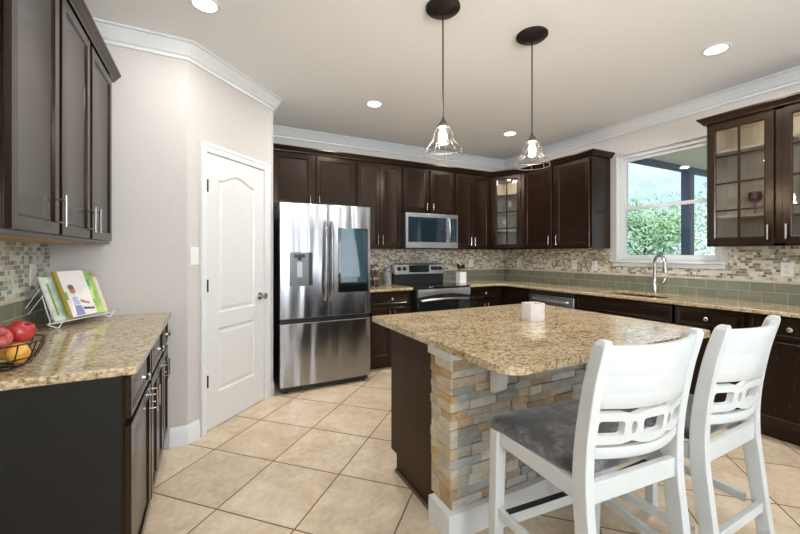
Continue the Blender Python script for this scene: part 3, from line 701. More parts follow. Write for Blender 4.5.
mw = thing('microwave', 'stainless over-the-range microwave with dark glass door', 'microwave', (2.124, 3.985, 0))
B(0, 0, 1.380, 0.775, 0.380, 1.815).build('body', GREY, mw)
ff = B(0.0, -0.032, 1.382, 0.775, 0.0, 1.815).build('front_frame', STEEL2, mw, bevel=0.004)
MWG = plain('microwave_window_glass', (0.010, 0.022, 0.030), 0.05, var=0.1, spec=0.9)
B(0.030, -0.036, 1.455, 0.590, -0.0322, 1.765).build('window', MWG, ff, bevel=0.002)
B(0.655, -0.036, 1.455, 0.752, -0.0322, 1.765).build('control_panel', MWG, ff, bevel=0.002)
MB().tube([(0.622, -0.034, 1.46), (0.622, -0.062, 1.49), (0.622, -0.074, 1.61), (0.622, -0.062, 1.73), (0.622, -0.034, 1.76)], 0.011, 12).build('handle', STEEL2, ff)
B(0.02, -0.02, 1.372, 0.755, 0.36, 1.380).build('vent_grille', BLACK, mw)

dw = thing('dishwasher', 'stainless dishwasher set in the dark base cabinets left of the sink', 'dishwasher', (BRX, 3.275, 0), R(-90))
B(0.004, 0.0, 0.06, 0.626, 0.56, 0.880).build('body', BLACK, dw)
dd = B(0.004, -0.030, 0.11, 0.626, 0.0, 0.825).build('door', STEEL2, dw, bevel=0.004)
MB().tube([(0.08, -0.03, 0.775), (0.08, -0.062, 0.775), (0.55, -0.062, 0.775), (0.55, -0.03, 0.775)], 0.011, 10).build('handle', STEEL2, dd)
B(0.004, -0.030, 0.828, 0.626, 0.0, 0.880).build('control_panel', BLACK, dw, bevel=0.003)
B(0.02, 0.03, 0.001, 0.61, 0.05, 0.06).build('toe_panel', BLACK, dw)

# ================================================================== ISLAND
IX0, IX1, IY0, IY1 = 1.000, 2.190, 1.425, 2.055
isl = thing('kitchen_island', 'kitchen island base clad in stacked stone with a dark wood side', 'island', (IX0, IY0, 0))
def loc_(mb): return mb.xform(Matrix.Translation((-IX0, -IY0, 0)))
SX, SY = 0.026, 1.580      # thickness of the stone skin, end of the stone on the left side
m = MB(); m.box(IX0+0.03, IY0+0.03, 0.001, IX1-0.03, SY, 0.884); m.box(IX0+0.03, SY, 0.105, IX1-0.03, IY1-0.02, 0.884); m.box(IX0+0.03, SY, 0.001, IX1-0.03, IY1-0.09, 0.105)
loc_(m).build('carcass', PANEL, isl)
# side panel with toe notch
side = [(SY+0.001, 0.001), (IY1-0.075, 0.001), (IY1-0.075, 0.105), (IY1, 0.105), (IY1, 0.884), (SY+0.001, 0.884)]
loc_(MB().prismx(side, IX0, IX0+0.028)).build('side_panel', PANEL, isl, bevel=0.002)
loc_(MB().prismx([(y, z) for y, z in side][::-1], IX1-0.028, IX1)).build('side_panel', PANEL, isl, bevel=0.002)
SHOE = plain('brown_shoe_moulding', (0.11, 0.055, 0.022), 0.4, var=0.15)
loc_(B(IX0-0.012, SY+0.001, 0.001, IX0, IY1-0.075, 0.022)).build('shoe_moulding', SHOE, isl, bevel=0.004)
# cabinet doors on the range side
for x0, x1 in ((IX0+0.04, IX0+0.58), (IX0+0.61, IX1-0.04)):
    d = loc_(MB().frame_panel(x0, x1, 0.125, 0.86, 0, 0.02).xform(Matrix.Translation((x0+x1, IY1, 0)) @ Matrix.Rotation(pi, 4, 'Z'))).build('door', WOOD, isl)
# stone cladding
mb = MB(); bm = mb.bm; lay = bm.loops.layers.float_color.new('tint')
pal = [(0.56,0.57,0.53),(0.48,0.51,0.48),(0.60,0.58,0.52),(0.52,0.54,0.52),(0.44,0.47,0.46),(0.62,0.60,0.55),(0.50,0.50,0.45),(0.58,0.54,0.46)] + [(0.50,0.50,0.45),(0.42,0.44,0.41),(0.56,0.50,0.40),(0.60,0.56,0.48),(0.38,0.41,0.40),(0.55,0.42,0.25),(0.66,0.63,0.56),(0.45,0.40,0.32),(0.50,0.36,0.22),(0.34,0.35,0.33),(0.58,0.48,0.33),(0.42,0.32,0.22)]
warm = [(0.64,0.50,0.30),(0.66,0.56,0.40),(0.56,0.38,0.20),(0.68,0.62,0.50),(0.60,0.52,0.36),(0.50,0.33,0.18),(0.55,0.50,0.42)]
def stonebox(x0, y0, z0, x1, y1, z1, c):
    s0 = len(bm.faces); mb.box(x0, y0, z0, x1, y1, z1); bm.faces.ensure_lookup_table()
    for f in bm.faces[s0:]:
        for l in f.loops: l[lay] = (*c, 1)
rs = random.Random(11); z = 0.120; zt = 0.826; row = 0
while z < zt-0.01:
    h = rs.choice((0.036, 0.044, 0.052)); z1 = min(z+h, zt)
    if zt - z1 < 0.02: z1 = zt
    x = IX0 - SX + 0.030*(row % 2)
    if row % 2: pass
    x = IX0-0.002
    while x < IX1-0.001:
        w = rs.uniform(0.05, 0.19); x1 = min(x+w, IX1)
        if IX1-x1 < 0.04: x1 = IX1
        p = rs.uniform(0.0, 0.014); c = rs.choice(pal); g = rs.uniform(0.68, 1.02)
        stonebox(x+0.0006, IY0-0.012-p, z+0.0006, x1-0.0006, IY0+0.035, z1-0.0006, tuple(min(1, q*g) for q in c)); x = x1
    y = IY0-0.018-0.004*(row % 2)
    while y < SY-0.001:
        w = rs.uniform(0.07, 0.15); y1 = min(y+w, SY)
        if SY-y1 < 0.03: y1 = SY
        p = rs.uniform(0.0, 0.008); c = rs.choice(warm); g = rs.uniform(0.72, 1.0)
        stonebox(IX0-0.006-p, y+0.0006, z+0.0006, IX0+0.03, y1-0.0006, z1-0.0006, tuple(min(1, q*g) for q in c)); y = y1
    z = z1; row += 1
loc_(mb).build('stone_cladding', STONE, isl, bevel=0.0025, seg=1, smooth=False)
# white trims round the stone
m = MB().sweep([(IX0-0.012, 1.550), (IX0-0.012, IY0-0.022), (IX1, IY0-0.022)], [(0.0, 0.001), (0.010, 0.001), (0.010, 0.095), (0.008, 0.110), (0.004, 0.122), (-0.03, 0.122), (-0.03, 0.001)], side=-1)
loc_(m).build('baseboard', TRIM, isl)
m = MB().sweep([(IX0-0.010, 1.550), (IX0-0.010, IY0-0.022), (IX1, IY0-0.022)], [(0.0, 0.826), (0.006, 0.826), (0.006, 0.8845), (-0.035, 0.8845), (-0.035, 0.826)], side=-1)
loc_(m).build('top_trim', TRIM, isl)
for cx_ in (1.245, 1.95):
    y = IY0-0.028
    prof = [(y, 0.8845), (y-0.15, 0.8845), (y-0.15, 0.855), (y-0.125, 0.825), (y-0.085, 0.80), (y-0.065, 0.73), (y-0.055, 0.66), (y-0.03, 0.64), (y, 0.635)]
    loc_(MB().prismx(prof[::-1], cx_-0.03, cx_+0.03)).build('corbel', TRIM, isl, bevel=0.003)
TOP = []
x0, y0, x1, y1 = 0.905, 0.942, 2.305, 2.150
for cx_, cy_, r, a0 in ((x1-0.05, y0+0.05, 0.05, -90), (x1-0.03, y1-0.03, 0.03, 0), (x0+0.02, y1-0.02, 0.02, 90), (x0+0.085, y0+0.085, 0.085, 180)):
    for q in range(7):
        a = R(a0+90*q/6); TOP.append((cx_+r*cos(a), cy_+r*sin(a)))
it = slab('island_worktop', TOP, [], 0.8855, 0.9155, GRANITE, 0.007)
tag(it, 'thick speckled granite worktop on the kitchen island', 'countertop')
# candle holder on the island
CR = plain('frosted_white_glass', (0.86, 0.80, 0.76), 0.15, var=0.03, trans=0.25)
ch = thing('candle_holder', 'small square white glass candle holder on the island', 'candle holder', (1.715, 1.590, 0.9165), R(-12))
m = MB(); O = rrect(-0.05, -0.05, 0.05, 0.05, 0.012); I = rrect(-0.043, -0.043, 0.043, 0.043, 0.008)
m.loops([[(x, y, 0.008) for x, y in I], [(x, y, 0.098) for x, y in I], [(x, y, 0.100) for x, y in O], [(x, y, 0.0) for x, y in O]], True, True)
m.build('holder', CR, ch)
MB().lathe([(0.028, 0.009), (0.028, 0.055), (0.004, 0.056)], (0, 0, 0), 18).build('candle', plain('candle_wax', (0.85, 0.74, 0.50), 0.5, var=0.03), ch)

# ================================================================== COUNTER CHAIRS
def ycv(x, z):
    """back plane of the chair: leans with height, bows with x"""
    lean = -0.195 - 0.075*max(0, (z-0.60)/0.46)**1.35
    return lean - 0.045*(1-(x/0.20)**2)
def curved(root, name, x0, x1, z0, z1, th, grooves=()):
    n = 14; mb = MB(); L = []
    zs = [(z0, 0), (z0+0.004, 1)]
    for g in grooves: zs += [(g-0.004, 1), (g, 0.78), (g+0.004, 1)]
    zs += [(z1-0.004, 1), (z1, 0)]
    for i in range(n+1):
        x = x0+(x1-x0)*i/n; ring = []
        for z, e in zs: ring.append((x, ycv(x, z) - th/2*(0.7+0.3*e), z))
        for z, e in zs[::-1]: ring.append((x, ycv(x, z) + th/2*(0.7+0.3*e), z))
        L.append(ring)
    mb.loops(L); return mb.build(name, CHAIRW, root, ang=50)
KICK = plain('black_kick_strip', (0.02, 0.02, 0.02), 0.5)
def make_chair(label, loc, rz):
    r = thing('counter_chair', label, 'chair', loc, rz, None)
    # back posts
    for s in (-1, 1):
        cl = [(-0.262, 0.001, 0.040), (-0.240, 0.20, 0.046), (-0.212, 0.42, 0.052), (-0.197, 0.58, 0.052), (-0.203, 0.74, 0.048), (-0.232, 0.92, 0.044), (-0.262, 1.035, 0.040), (-0.270, 1.062, 0.026)]
        # resample smoothly
        L = []; n = 28
        for i in range(n+1):
            t = i/n*(len(cl)-1); j = min(int(t), len(cl)-2); u = t-j
            pm, p0_, p1_, p2_ = cl[max(j-1, 0)], cl[j], cl[j+1], cl[min(j+2, len(cl)-1)]
            cr_ = lambda q: 0.5*((2*p0_[q])+(-pm[q]+p1_[q])*u+(2*pm[q]-5*p0_[q]+4*p1_[q]-p2_[q])*u*u+(-pm[q]+3*p0_[q]-3*p1_[q]+p2_[q])*u**3)
            y, z, d = cr_(0), cr_(1), cr_(2); x0_, x1_ = s*0.230, s*0.194
            if z > 1.05: x0_ -= s*0.006; x1_ += s*0.004
            L.append([(x0_, y-d/2, z), (x1_, y-d/2, z), (x1_, y+d/2, z), (x0_, y+d/2, z)])
        MB().loops(L).build('back_post', CHAIRW, r, bevel=0.004)
        MB().loops([[(s*0.236-0.021, 0.186, 0.001), (s*0.236+0.021, 0.186, 0.001), (s*0.236+0.021, 0.226, 0.001), (s*0.236-0.021, 0.226, 0.001)],
                    [(s*0.222-0.023, 0.180, 0.603), (s*0.222+0.023, 0.180, 0.603), (s*0.222+0.023, 0.226, 0.603), (s*0.222-0.023, 0.226, 0.603)]]).build('front_leg', CHAIRW, r, bevel=0.003)
        # side apron and side stretcher
        for nm, z0_, z1_, hw in (('side_apron', 0.548, 0.605, 0.010), ('side_stretcher', 0.262, 0.298, 0.009)):
            a = Vector((s*0.212, -0.18)); b_ = Vector((s*0.222 + (s*0.006 if nm[5] == 's' else 0), 0.185))
            MB().prism([(a.x-hw, a.y), (a.x+hw, a.y), (b_.x+hw, b_.y), (b_.x-hw, b_.y)], z0_, z1_).build(nm, CHAIRW, r, bevel=0.002)
    B(-0.195, -0.214, 0.548, 0.195, -0.192, 0.612).build('rear_apron', CHAIRW, r, bevel=0.002)
    B(-0.200, 0.195, 0.548, 0.200, 0.215, 0.605).build('front_apron', CHAIRW, r, bevel=0.002)
    B(-0.195, -0.241, 0.262, 0.195, -0.219, 0.298).build('rear_stretcher', CHAIRW, r, bevel=0.003)
    fs = B(-0.208, 0.192, 0.205, 0.208, 0.216, 0.250).build('footrest', CHAIRW, r, bevel=0.003)
    B(-0.195, 0.190, 0.2505, 0.195, 0.217, 0.254).build('kick_strip', KICK, fs)
    curved(r, 'top_rail', -0.197, 0.197, 0.848, 1.045, 0.020, (0.895, 0.950, 0.998))
    curved(r, 'lower_rail', -0.197, 0.197, 0.688, 0.724, 0.020)
    # linked-ring splat
    up = [(-0.197, 0.838), (-0.115, 0.836), (-0.082, 0.826), (-0.045, 0.838), (0, 0.843), (0.045, 0.838), (0.082, 0.826), (0.115, 0.836), (0.197, 0.838)]
    lo_ = [(0.197, 0.734), (0.115, 0.736), (0.082, 0.746), (0.045, 0.734), (0, 0.729), (-0.045, 0.734), (-0.082, 0.746), (-0.115, 0.736), (-0.197, 0.734)]
    outer = (up + lo_)[::-1]
    def rr_(x0_, x1_, z0_, z1_): return [(a, b_) for a, b_ in rrect(x0_, z0_, x1_, z1_, 0.010, 3)]
    holes = [rr_(-0.190, -0.112, 0.764, 0.810), rr_(-0.046, 0.046, 0.762, 0.812), rr_(0.112, 0.190, 0.764, 0.810)]
    for cx_ in (-0.080, 0.080): holes.append([(cx_+0.010*cos(2*pi*i/10), 0.787+0.020*sin(2*pi*i/10)) for i in range(10)])
    mb = MB(); bm_ = mb.bm; LL = []
    for y in (-0.010, 0.010): LL.append(holed_face(bm_, outer, holes, lambda p, y=y: (p[0], y, p[1])))
    for a, b_ in zip(*LL):
        for i in range(len(a)): bm_.faces.new((a[i], a[(i+1) % len(a)], b_[(i+1) % len(a)], b_[i]))
    for i in range(1, 16):
        x = -0.197+0.394*i/16
        bmesh.ops.bisect_plane(bm_, geom=bm_.verts[:]+bm_.edges[:]+bm_.faces[:], plane_co=(x, 0, 0), plane_no=(1, 0, 0))
    for v in bm_.verts: v.co.y += ycv(v.co.x, v.co.z)
    mb.build('ring_splat', CHAIRW, r, ang=40)
    # cushion
    def outl(i, z):
        f, b0 = 0.245-i, -0.176+i; wf, wb_ = 0.250-i, 0.190+0.012-i; pts = []
        base_ = [(wf, f), (-wf, f), (-wb_, b0), (wb_, b0)]
        rad = 0.035; out = []
        for q in range(4):
            p = Vector(base_[q]); a = (Vector(base_[q-1])-p).normalized(); c = (Vector(base_[(q+1) % 4])-p).normalized()
            for t in range(6):
                u = t/5; A = p+a*rad; C = p+c*rad; out.append(tuple((1-u)**2*A + 2*u*(1-u)*p + u*u*C))
        return [(x, y, z) for x, y in out]
    MB().loops([outl(0.012, 0.606), outl(0.001, 0.612), outl(0.0, 0.630), outl(0.006, 0.643), outl(0.022, 0.652), outl(0.07, 0.660), outl(0.13, 0.663)]).build('seat', VELVET, r, ang=60)
    return r
make_chair('white counter chair with grey seat nearest the camera', (1.240, 0.920, 0), R(-5.0))
make_chair('white counter chair with grey seat farther right along the island', (1.800, 0.893, 0), R(0.5))

# ================================================================== LAMPS
def recessed(label, x, y, power=17):
    r = thing('recessed_light', label, 'ceiling light', (x, y, ZC))
    MB().lathe([(0.062, -0.0006), (0.062, -0.004), (0.080, -0.006), (0.086, -0.0006)], (0, 0, 0), 28, cap0=False, cap1=False).build('trim_ring', TRIM, r)
    MB().lathe([(0.063, -0.003), (0.063, -0.0045)], (0, 0, 0), 28).build('diffuser', LAMP, r)
    d = bpy.data.lights.new('downlight_beam', 'AREA'); d.shape = 'DISK'; d.size = 0.12; d.energy = power; d.color = (1, 0.965, 0.92)
    l = bpy.data.objects.new('downlight_beam', d); COL.objects.link(l); l.parent = r; l.location = (0, 0, -0.012)
recessed('round recessed ceiling light at the top left of the picture', -0.023, 2.398, 7)
recessed('round recessed ceiling light above the refrigerator side', 1.402, 3.250)
recessed('round recessed ceiling light between the pendants, near the corner', 3.189, 3.311)
recessed('round recessed ceiling light at the right above the glass cabinet', 3.159, 1.282)
WIRE = plain('grey_cage_wire', (0.22, 0.20, 0.19), 0.35, 0.9, var=0.05)
CAPM = plain('pewter_cap', (0.16, 0.145, 0.135), 0.4, 0.8, var=0.05)
JAR = make_glass('pendant_glass', (0.97, 0.96, 0.94), 0.10)
def pendant(label, x, y):
    r = thing('pendant_lamp', label, 'pendant lamp', (x, y, ZC))
    MB().lathe([(0.100, -0.0005), (0.100, -0.010), (0.088, -0.020), (0.050, -0.026), (0.030, -0.034), (0.008, -0.040)], (0, 0, 0), 32).build('canopy', DARKM, r)
    MB().cyl((0, 0, -0.035), (0, 0, -0.66), 0.0042, 8).build('cord', DARKM, r)
    z = -0.655     # 2.09 above the floor
    MB().lathe([(0.006, z+0.02), (0.010, z), (0.022, z-0.018), (0.036, z-0.035), (0.036, z-0.046), (0.020, z-0.047)], (0, 0, 0), 24).build('socket_cap', CAPM, r)
    MB().lathe([(0.034, z-0.045), (0.048, z-0.075), (0.052, z-0.11), (0.050, z-0.135)], (0, 0, 0), 24, cap0=False, cap1=False).build('glass_shade', JAR, r)
    MB().lathe([(0.010, z-0.046), (0.012, z-0.060), (0.022, z-0.085), (0.024, z-0.105), (0.016, z-0.130), (0.004, z-0.142)], (0, 0, 0), 16).build('bulb', BULB, r)
    m = MB(); pf = [(0.034, z-0.040), (0.056, z-0.080), (0.060, z-0.120), (0.085, z-0.150), (0.104, z-0.172), (0.112, z-0.205)]
    for i in range(8):
        a = 2*pi*i/8; m.tube([(q*cos(a), q*sin(a), h) for q, h in pf], 0.0016, 6)
    for q, h in (pf[2], pf[4], pf[5]): m.tube([(q*cos(2*pi*i/32), q*sin(2*pi*i/32), h) for i in range(32)], 0.0018, 6, closed=True)
    m.build('wire_cage', WIRE, r)
    d = bpy.data.lights.new('bulb_light', 'POINT'); d.energy = 5; d.color = (1, 0.86, 0.68); d.shadow_soft_size = 0.03
    l = bpy.data.objects.new('bulb_light', d); COL.objects.link(l); l.parent = r; l.location = (0, 0, z-0.165)
pendant('left wire-cage pendant lamp hanging over the near side of the island', 1.207, 1.792)
pendant('right wire-cage pendant lamp hanging over the island, closer to the window', 1.882, 1.754)

# ================================================================== SMALL THINGS
def plate(name, label, cat, loc, rz, w=0.072, h=0.115, kind='outlet'):
    r = thing(name, label, cat, loc, rz)
    B(-w/2, -0.006, -h/2, w/2, -0.0003, h/2).build('cover_plate', WPLAST, r, bevel=0.002)
    if kind == 'outlet':
        for z in (-0.022, 0.022): MB().lathe([(0.015, 0), (0.015, 0.002)], (0, -0.0061, z), 14, 'y').build('socket', plain('socket_face', (0.7, 0.69, 0.67), 0.4), r)
    else: B(-0.016, -0.010, -0.033, 0.016, -0.006, 0.033).build('rocker', WPLAST, r, bevel=0.002)
    return r
plate('wall_outlet', 'white outlet in the mosaic backsplash behind the cookbooks, left wall', 'outlet', (XL+0.008, 2.682, 1.195), R(90))
plate('wall_outlet', 'white outlet in the mosaic above the utensil crock, right of the range', 'outlet', (3.441, YB-0.008, 1.165), 0)
plate('wall_outlet', 'white outlet in the mosaic just right of the room corner', 'outlet', (XR-0.008, 4.051, 1.172), R(-90))
plate('wall_outlet', 'white outlet under the two-door cabinet, the one farther from the window', 'outlet', (XR-0.008, 3.115, 1.170), R(-90))
plate('wall_outlet', 'white outlet in the mosaic left of the window, nearest to it', 'outlet', (XR-0.008, 2.840, 1.165), R(-90))
plate('wall_outlet', 'white outlet below the paned glass cabinet at the right edge', 'outlet', (XR-0.008, 1.193, 1.185), R(-90))
sw = C1; tS = 0.056
plate('light_switch', 'white light switch on the wall left of the pantry door', 'switch', (C1[0]+tS*k, C1[1]+tS*k, 1.295), R(45), 0.070, 0.125, 'switch')

# utensil crock right of the range
cx0, cy0 = 3.03, 4.06
crk = thing('utensil_crock', 'square white crock holding cooking utensils right of the range', 'crock', (cx0, cy0, 0.9165), 0)
m = MB(); O = rrect(-0.052, -0.052, 0.052, 0.052, 0.008); I = rrect(-0.046, -0.046, 0.046, 0.046, 0.006)
m.loops([[(x, y, 0.01) for x, y in I], [(x, y, 0.145) for x, y in I], [(x, y, 0.148) for x, y in O], [(x, y, 0.0) for x, y in O]])
m.build('pot', plain('white_glaze', (0.82, 0.82, 0.82), 0.25, var=0.03), crk)
UT_M = plain('black_nylon', (0.015, 0.013, 0.012), 0.4)
for nm, lab, qx, qy, ex, ey, hh, w_ in (('spatula', 'black spatula leaning left in the white crock', -0.028, -0.024, -0.042, -0.03, 0.225, 0.018), ('serving_spoon', 'black serving spoon upright at the front of the white crock', 0.026, -0.028, 0.012, -0.045, 0.245, 0.016), ('slotted_turner', 'black slotted turner at the back of the white crock', -0.026, 0.028, -0.018, 0.045, 0.250, 0.022), ('ladle', 'black ladle leaning right in the white crock', 0.026, 0.024, 0.044, 0.03, 0.235, 0.016)):
    u = thing(nm, lab, 'utensil', (cx0+qx, cy0+qy, 0.9165+0.0105), 0)
    h1 = Vector((ex-qx, ey-qy, hh)); h0 = h1*0.74
    MB().tube([(0, 0, 0.0), h0], 0.005, 8).build('shaft', UT_M, u)
    MB().tube([h0, h0.lerp(h1, 0.3), h0.lerp(h1, 0.8), h1], [0.006, w_*0.9, w_, w_*0.4], 10).build('head', UT_M, u)
# spice rack and canister left of the range
sp = thing('spice_carousel', 'dark round spice rack full of jars beside the refrigerator', 'spice rack', (1.745, 4.10, 0.9165))
MB().lathe([(0.085, 0), (0.085, 0.012), (0.012, 0.014), (0.012, 0.245), (0.075, 0.247), (0.075, 0.255), (0.01, 0.262)], (0, 0, 0), 24).build('stand', BLACK, sp)
SPR = plain('red_spice', (0.09, 0.02, 0.012), 0.3); SPB = plain('brown_spice', (0.08, 0.05, 0.025), 0.3); JL = plain('jar_lid_chrome', (0.5, 0.5, 0.48), 0.3, 0.9)
for lv in range(2):
    for i in range(8):
        a = 2*pi*(i+0.5*lv)/8; x, y = 0.058*cos(a), 0.058*sin(a); z0 = 0.9165+0.0145+lv*0.115
        j = thing('spice_jar', '%s spice jar on the %s tier of the dark spice rack' % ('red' if (i+lv) % 2 else 'brown', ('lower', 'upper')[lv]), 'jar', (1.745+x, 4.10+y, z0), 0, '%s spice jars on the %s tier' % ('red' if (i+lv) % 2 else 'brown', ('lower', 'upper')[lv]))
        MB().lathe([(0.018, 0), (0.019, 0.065), (0.015, 0.070)], (0, 0, 0), 12).build('jar_body', SPR if (i+lv) % 2 else SPB, j)
        MB().lathe([(0.016, 0.0705), (0.016, 0.088)], (0, 0, 0), 12).build('lid', JL, j)
cn_ = thing('glass_canister', 'tall clear canister with metal lid just left of the range', 'canister', (1.972, 4.16, 0.9165))
MB().lathe([(0.050, 0), (0.052, 0.005), (0.052, 0.165), (0.046, 0.175)], (0, 0, 0), 24).build('jar_body', plain('canister_glass', (0.34, 0.36, 0.35), 0.08, var=0.3, scale=12, trans=0.4), cn_)
MB().lathe([(0.052, 0.1755), (0.054, 0.180), (0.054, 0.205), (0.03, 0.212), (0.012, 0.225), (0.006, 0.228)], (0, 0, 0), 24).build('lid', JL, cn_)

# cookbook stand and books, on the left counter
ST = thing('cookbook_stand', 'white wire easel stand holding cookbooks on the left counter', 'stand', (-0.738, 2.570, 0.9160), math.atan2(0.884, 0.468))
# local: x along the ledge (to the right), -y out to the room, tilt back
TL = 0.36; ct_, st_ = cos(TL), sin(TL); WW = plain('white_wire', (0.85, 0.85, 0.84), 0.3, var=0.02)
def onb(x, u, o=0.0): return (x, u*st_ - o*ct_, 0.028 + u*ct_ + o*st_*0.0 + 0.0)
m = MB(); WL = 0.345
m.tube([(-0.03, -0.035, 0.030), (WL+0.03, -0.035, 0.030)], 0.0032, 8); m.tube([(-0.02, 0.006, 0.024), (WL+0.02, 0.006, 0.024)], 0.0032, 8)
for x in (0.0, WL):
    m.tube([(x-0.018, 0.006, 0.024), (x-0.008, -0.03, 0.0035), (x+0.008, -0.03, 0.0035), (x+0.022, -0.035, 0.030), (x+0.022, -0.036, 0.045)], 0.003, 8)
    m.tube([(x, 0.006, 0.024), onb(x, 0.15)], 0.003, 8)
m.tube([onb(0, 0.15), onb(WL, 0.15)], 0.003, 8)
m.tube([onb(WL/2-0.06, 0.15), (WL/2-0.06, 0.125, 0.0035), (WL/2+0.06, 0.125, 0.0035), onb(WL/2+0.06, 0.15)], 0.003, 8)
m.tube([onb(0, 0.19), (-0.055, 0.165, 0.0025), (-0.02, 0.165, 0.0025), onb(0.05, 0.19)], 0.002, 8)
m.build('wire_frame', WW, ST)
PAGE = plain('book_pages', (0.82, 0.79, 0.70), 0.6, var=0.04, scale=200)
Mst = Matrix.Translation(ST.location) @ Matrix.Rotation(ST.rotation_euler.z, 4, 'Z')
def book(label, x0, w, h, th, off, cover, spine, decor=None, roll=0.0, sm=None):
    """book standing on the ledge; off = distance in front of the easel plane"""
    loc = Mst @ Vector((x0, -0.006 + 0.0, 0.031))
    r = thing('cookbook', label, 'book', loc, ST.rotation_euler.z)
    r.rotation_euler = (Matrix.Rotation(ST.rotation_euler.z, 4, 'Z') @ Matrix.Rotation(-TL, 4, 'X') @ Matrix.Rotation(roll, 4, 'Y')).to_euler()
    y1 = -off; y0 = y1-th
    B(0.003, y0+0.0022, 0.003, w-0.004, y1-0.0022, h-0.003).build('pages', PAGE, r)
    m = MB(); m.box(0, y0, 0, w, y0+0.002, h); m.box(0, y1-0.002, 0, w, y1, h); m.build('cover', cover, r, bevel=0.0006, seg=1)
    B(-0.0015, y0, 0, 0.0015, y1, h).build('spine', spine, r)
    if decor: decor(r, y0)
    return r
C_W = plain('white_book_cover', (0.80, 0.80, 0.78), 0.3, var=0.03); C_G = plain('green_book_cover', (0.36, 0.56, 0.14), 0.3, var=0.35, scale=18)
C_O = plain('olive_book_spine', (0.32, 0.26, 0.02), 0.35, var=0.08); C_P = plain('pale_green_cover', (0.62, 0.74, 0.60), 0.35, var=0.25, scale=25)
C_C = plain('cream_book_cover', (0.80, 0.74, 0.60), 0.4, var=0.04)
def flat(r, pts, y, nm, mat): MB().prismy(pts, y-0.0006, y-0.0001).build(nm, mat, r)
INK = {n: plain('print_'+n, c, 0.35, var=0.15, scale=40) for n, c in dict(skin=(0.42, 0.20, 0.13), hair=(0.16, 0.07, 0.05), blue=(0.24, 0.26, 0.50), lightblue=(0.45, 0.47, 0.66), green=(0.20, 0.34, 0.10), dark=(0.10, 0.07, 0.07), grey=(0.42, 0.44, 0.46), wht=(0.85, 0.84, 0.82), teal=(0.10, 0.40, 0.22), lime=(0.55, 0.72, 0.20)).items()}
def ell(cx_, cz_, a, b_, n=16): return [(cx_+a*cos(2*pi*i/n), cz_+b_*sin(2*pi*i/n)) for i in range(n)]
def decor_chef(r, y):
    flat(r, ell(0.070, 0.155, 0.018, 0.026), y, 'cover_print', INK['skin']); flat(r, ell(0.066, 0.172, 0.018, 0.015), y-0.0006, 'cover_print', INK['hair'])
    flat(r, [(0.035, 0.0), (0.105, 0.0), (0.100, 0.125), (0.085, 0.135), (0.055, 0.135), (0.038, 0.120)], y, 'cover_print', INK['wht'])
    flat(r, [(0.045, 0.004), (0.100, 0.004), (0.092, 0.062), (0.052, 0.062)], y-0.0006, 'cover_print', INK['blue'])
    flat(r, [(0.052, 0.066), (0.092, 0.066), (0.086, 0.112), (0.056, 0.112)], y-0.0006, 'cover_print', INK['lightblue'])
    flat(r, [(0.10, 0.035), (0.172, 0.028), (0.172, 0.040), (0.10, 0.050)], y, 'cover_print', INK['dark'])
    flat(r, [(0.095, 0.080), (0.150, 0.062), (0.152, 0.074), (0.098, 0.096)], y, 'cover_print', INK['skin'])
    flat(r, [(0.012, 0.10), (0.032, 0.10), (0.034, 0.145), (0.014, 0.145)], y, 'cover_print', INK['green'])
def decor_green(r, y):
    flat(r, [(0.075, 0.17), (0.150, 0.17), (0.150, 0.215), (0.075, 0.215)], y, 'cover_print', INK['teal'])
    flat(r, [(0.085, 0.09), (0.150, 0.09), (0.150, 0.150), (0.085, 0.150)], y, 'cover_print', INK['lime'])
def decor_left(r, y):
    flat(r, [(0.022, 0.03), (0.034, 0.03), (0.034, 0.21), (0.022, 0.21)], y, 'cover_print', INK['green'])
book('white cookbook with pale green lettering band, leftmost on the wire stand', 0.000, 0.150, 0.250, 0.010, 0.004, C_P, C_W, decor_left)
book('cream-backed cookbook, rightmost and partly hidden on the wire stand', 0.185, 0.165, 0.232, 0.010, 0.004, C_C, C_C)
book('bright green cookbook behind the white one on the wire stand', 0.125, 0.185, 0.262, 0.010, 0.0155, C_G, C_G, decor_green)
book('white cookbook with olive spine and a cook in a blue apron, frontmost on the stand', 0.058, 0.180, 0.268, 0.014, 0.027, C_W, C_O, decor_chef)
B(0.001, -0.0417, 0, 0.018, -0.0411, 0.268).build('spine_band', C_O, bpy.data.objects['cookbook.003'])

# fruit bowl
BC = Vector((-0.650, 1.745, 0.9160))
bw = thing('wire_fruit_bowl', 'round black wire bowl full of apples on the left counter', 'bowl', BC)
m = MB(); pf = [(0.060, 0.004), (0.088, 0.012), (0.108, 0.040), (0.120, 0.070), (0.126, 0.092)]
for q, h in (pf[0], pf[2], pf[4]): m.tube([(q*cos(2*pi*i/40), q*sin(2*pi*i/40), h) for i in range(40)], 0.0025, 6, closed=True)
for i in range(14):
    a = 2*pi*i/14+0.12; m.tube([(q*cos(a), q*sin(a), h) for q, h in pf], 0.0022, 6)
for i in range(3): m.tube([(0.06*cos(pi*i/3), 0.06*sin(pi*i/3), 0.004), (-0.06*cos(pi*i/3), -0.06*sin(pi*i/3), 0.004)], 0.0022, 6)
m.build('wire_basket', DARKM, bw)
def apple_mat(name, a, b_, t=0.5):
    m_, nt, b = newmat(name); v = objco(nt, (1, 1, 0.35)); n = noise(nt, v, 16, 4, 0.6, 0.5)
    lk(nt, ramp(nt, n.outputs[0], [(t-0.13, a), (t+0.13, b_)]), b.inputs['Base Color']); b.inputs['Roughness'].default_value = 0.22; return m_
A_R = apple_mat('red_apple_skin', (0.30, 0.012, 0.018), (0.48, 0.05, 0.04), 0.5)
A_P = apple_mat('pink_apple_skin', (0.38, 0.02, 0.05), (0.62, 0.22, 0.16), 0.52)
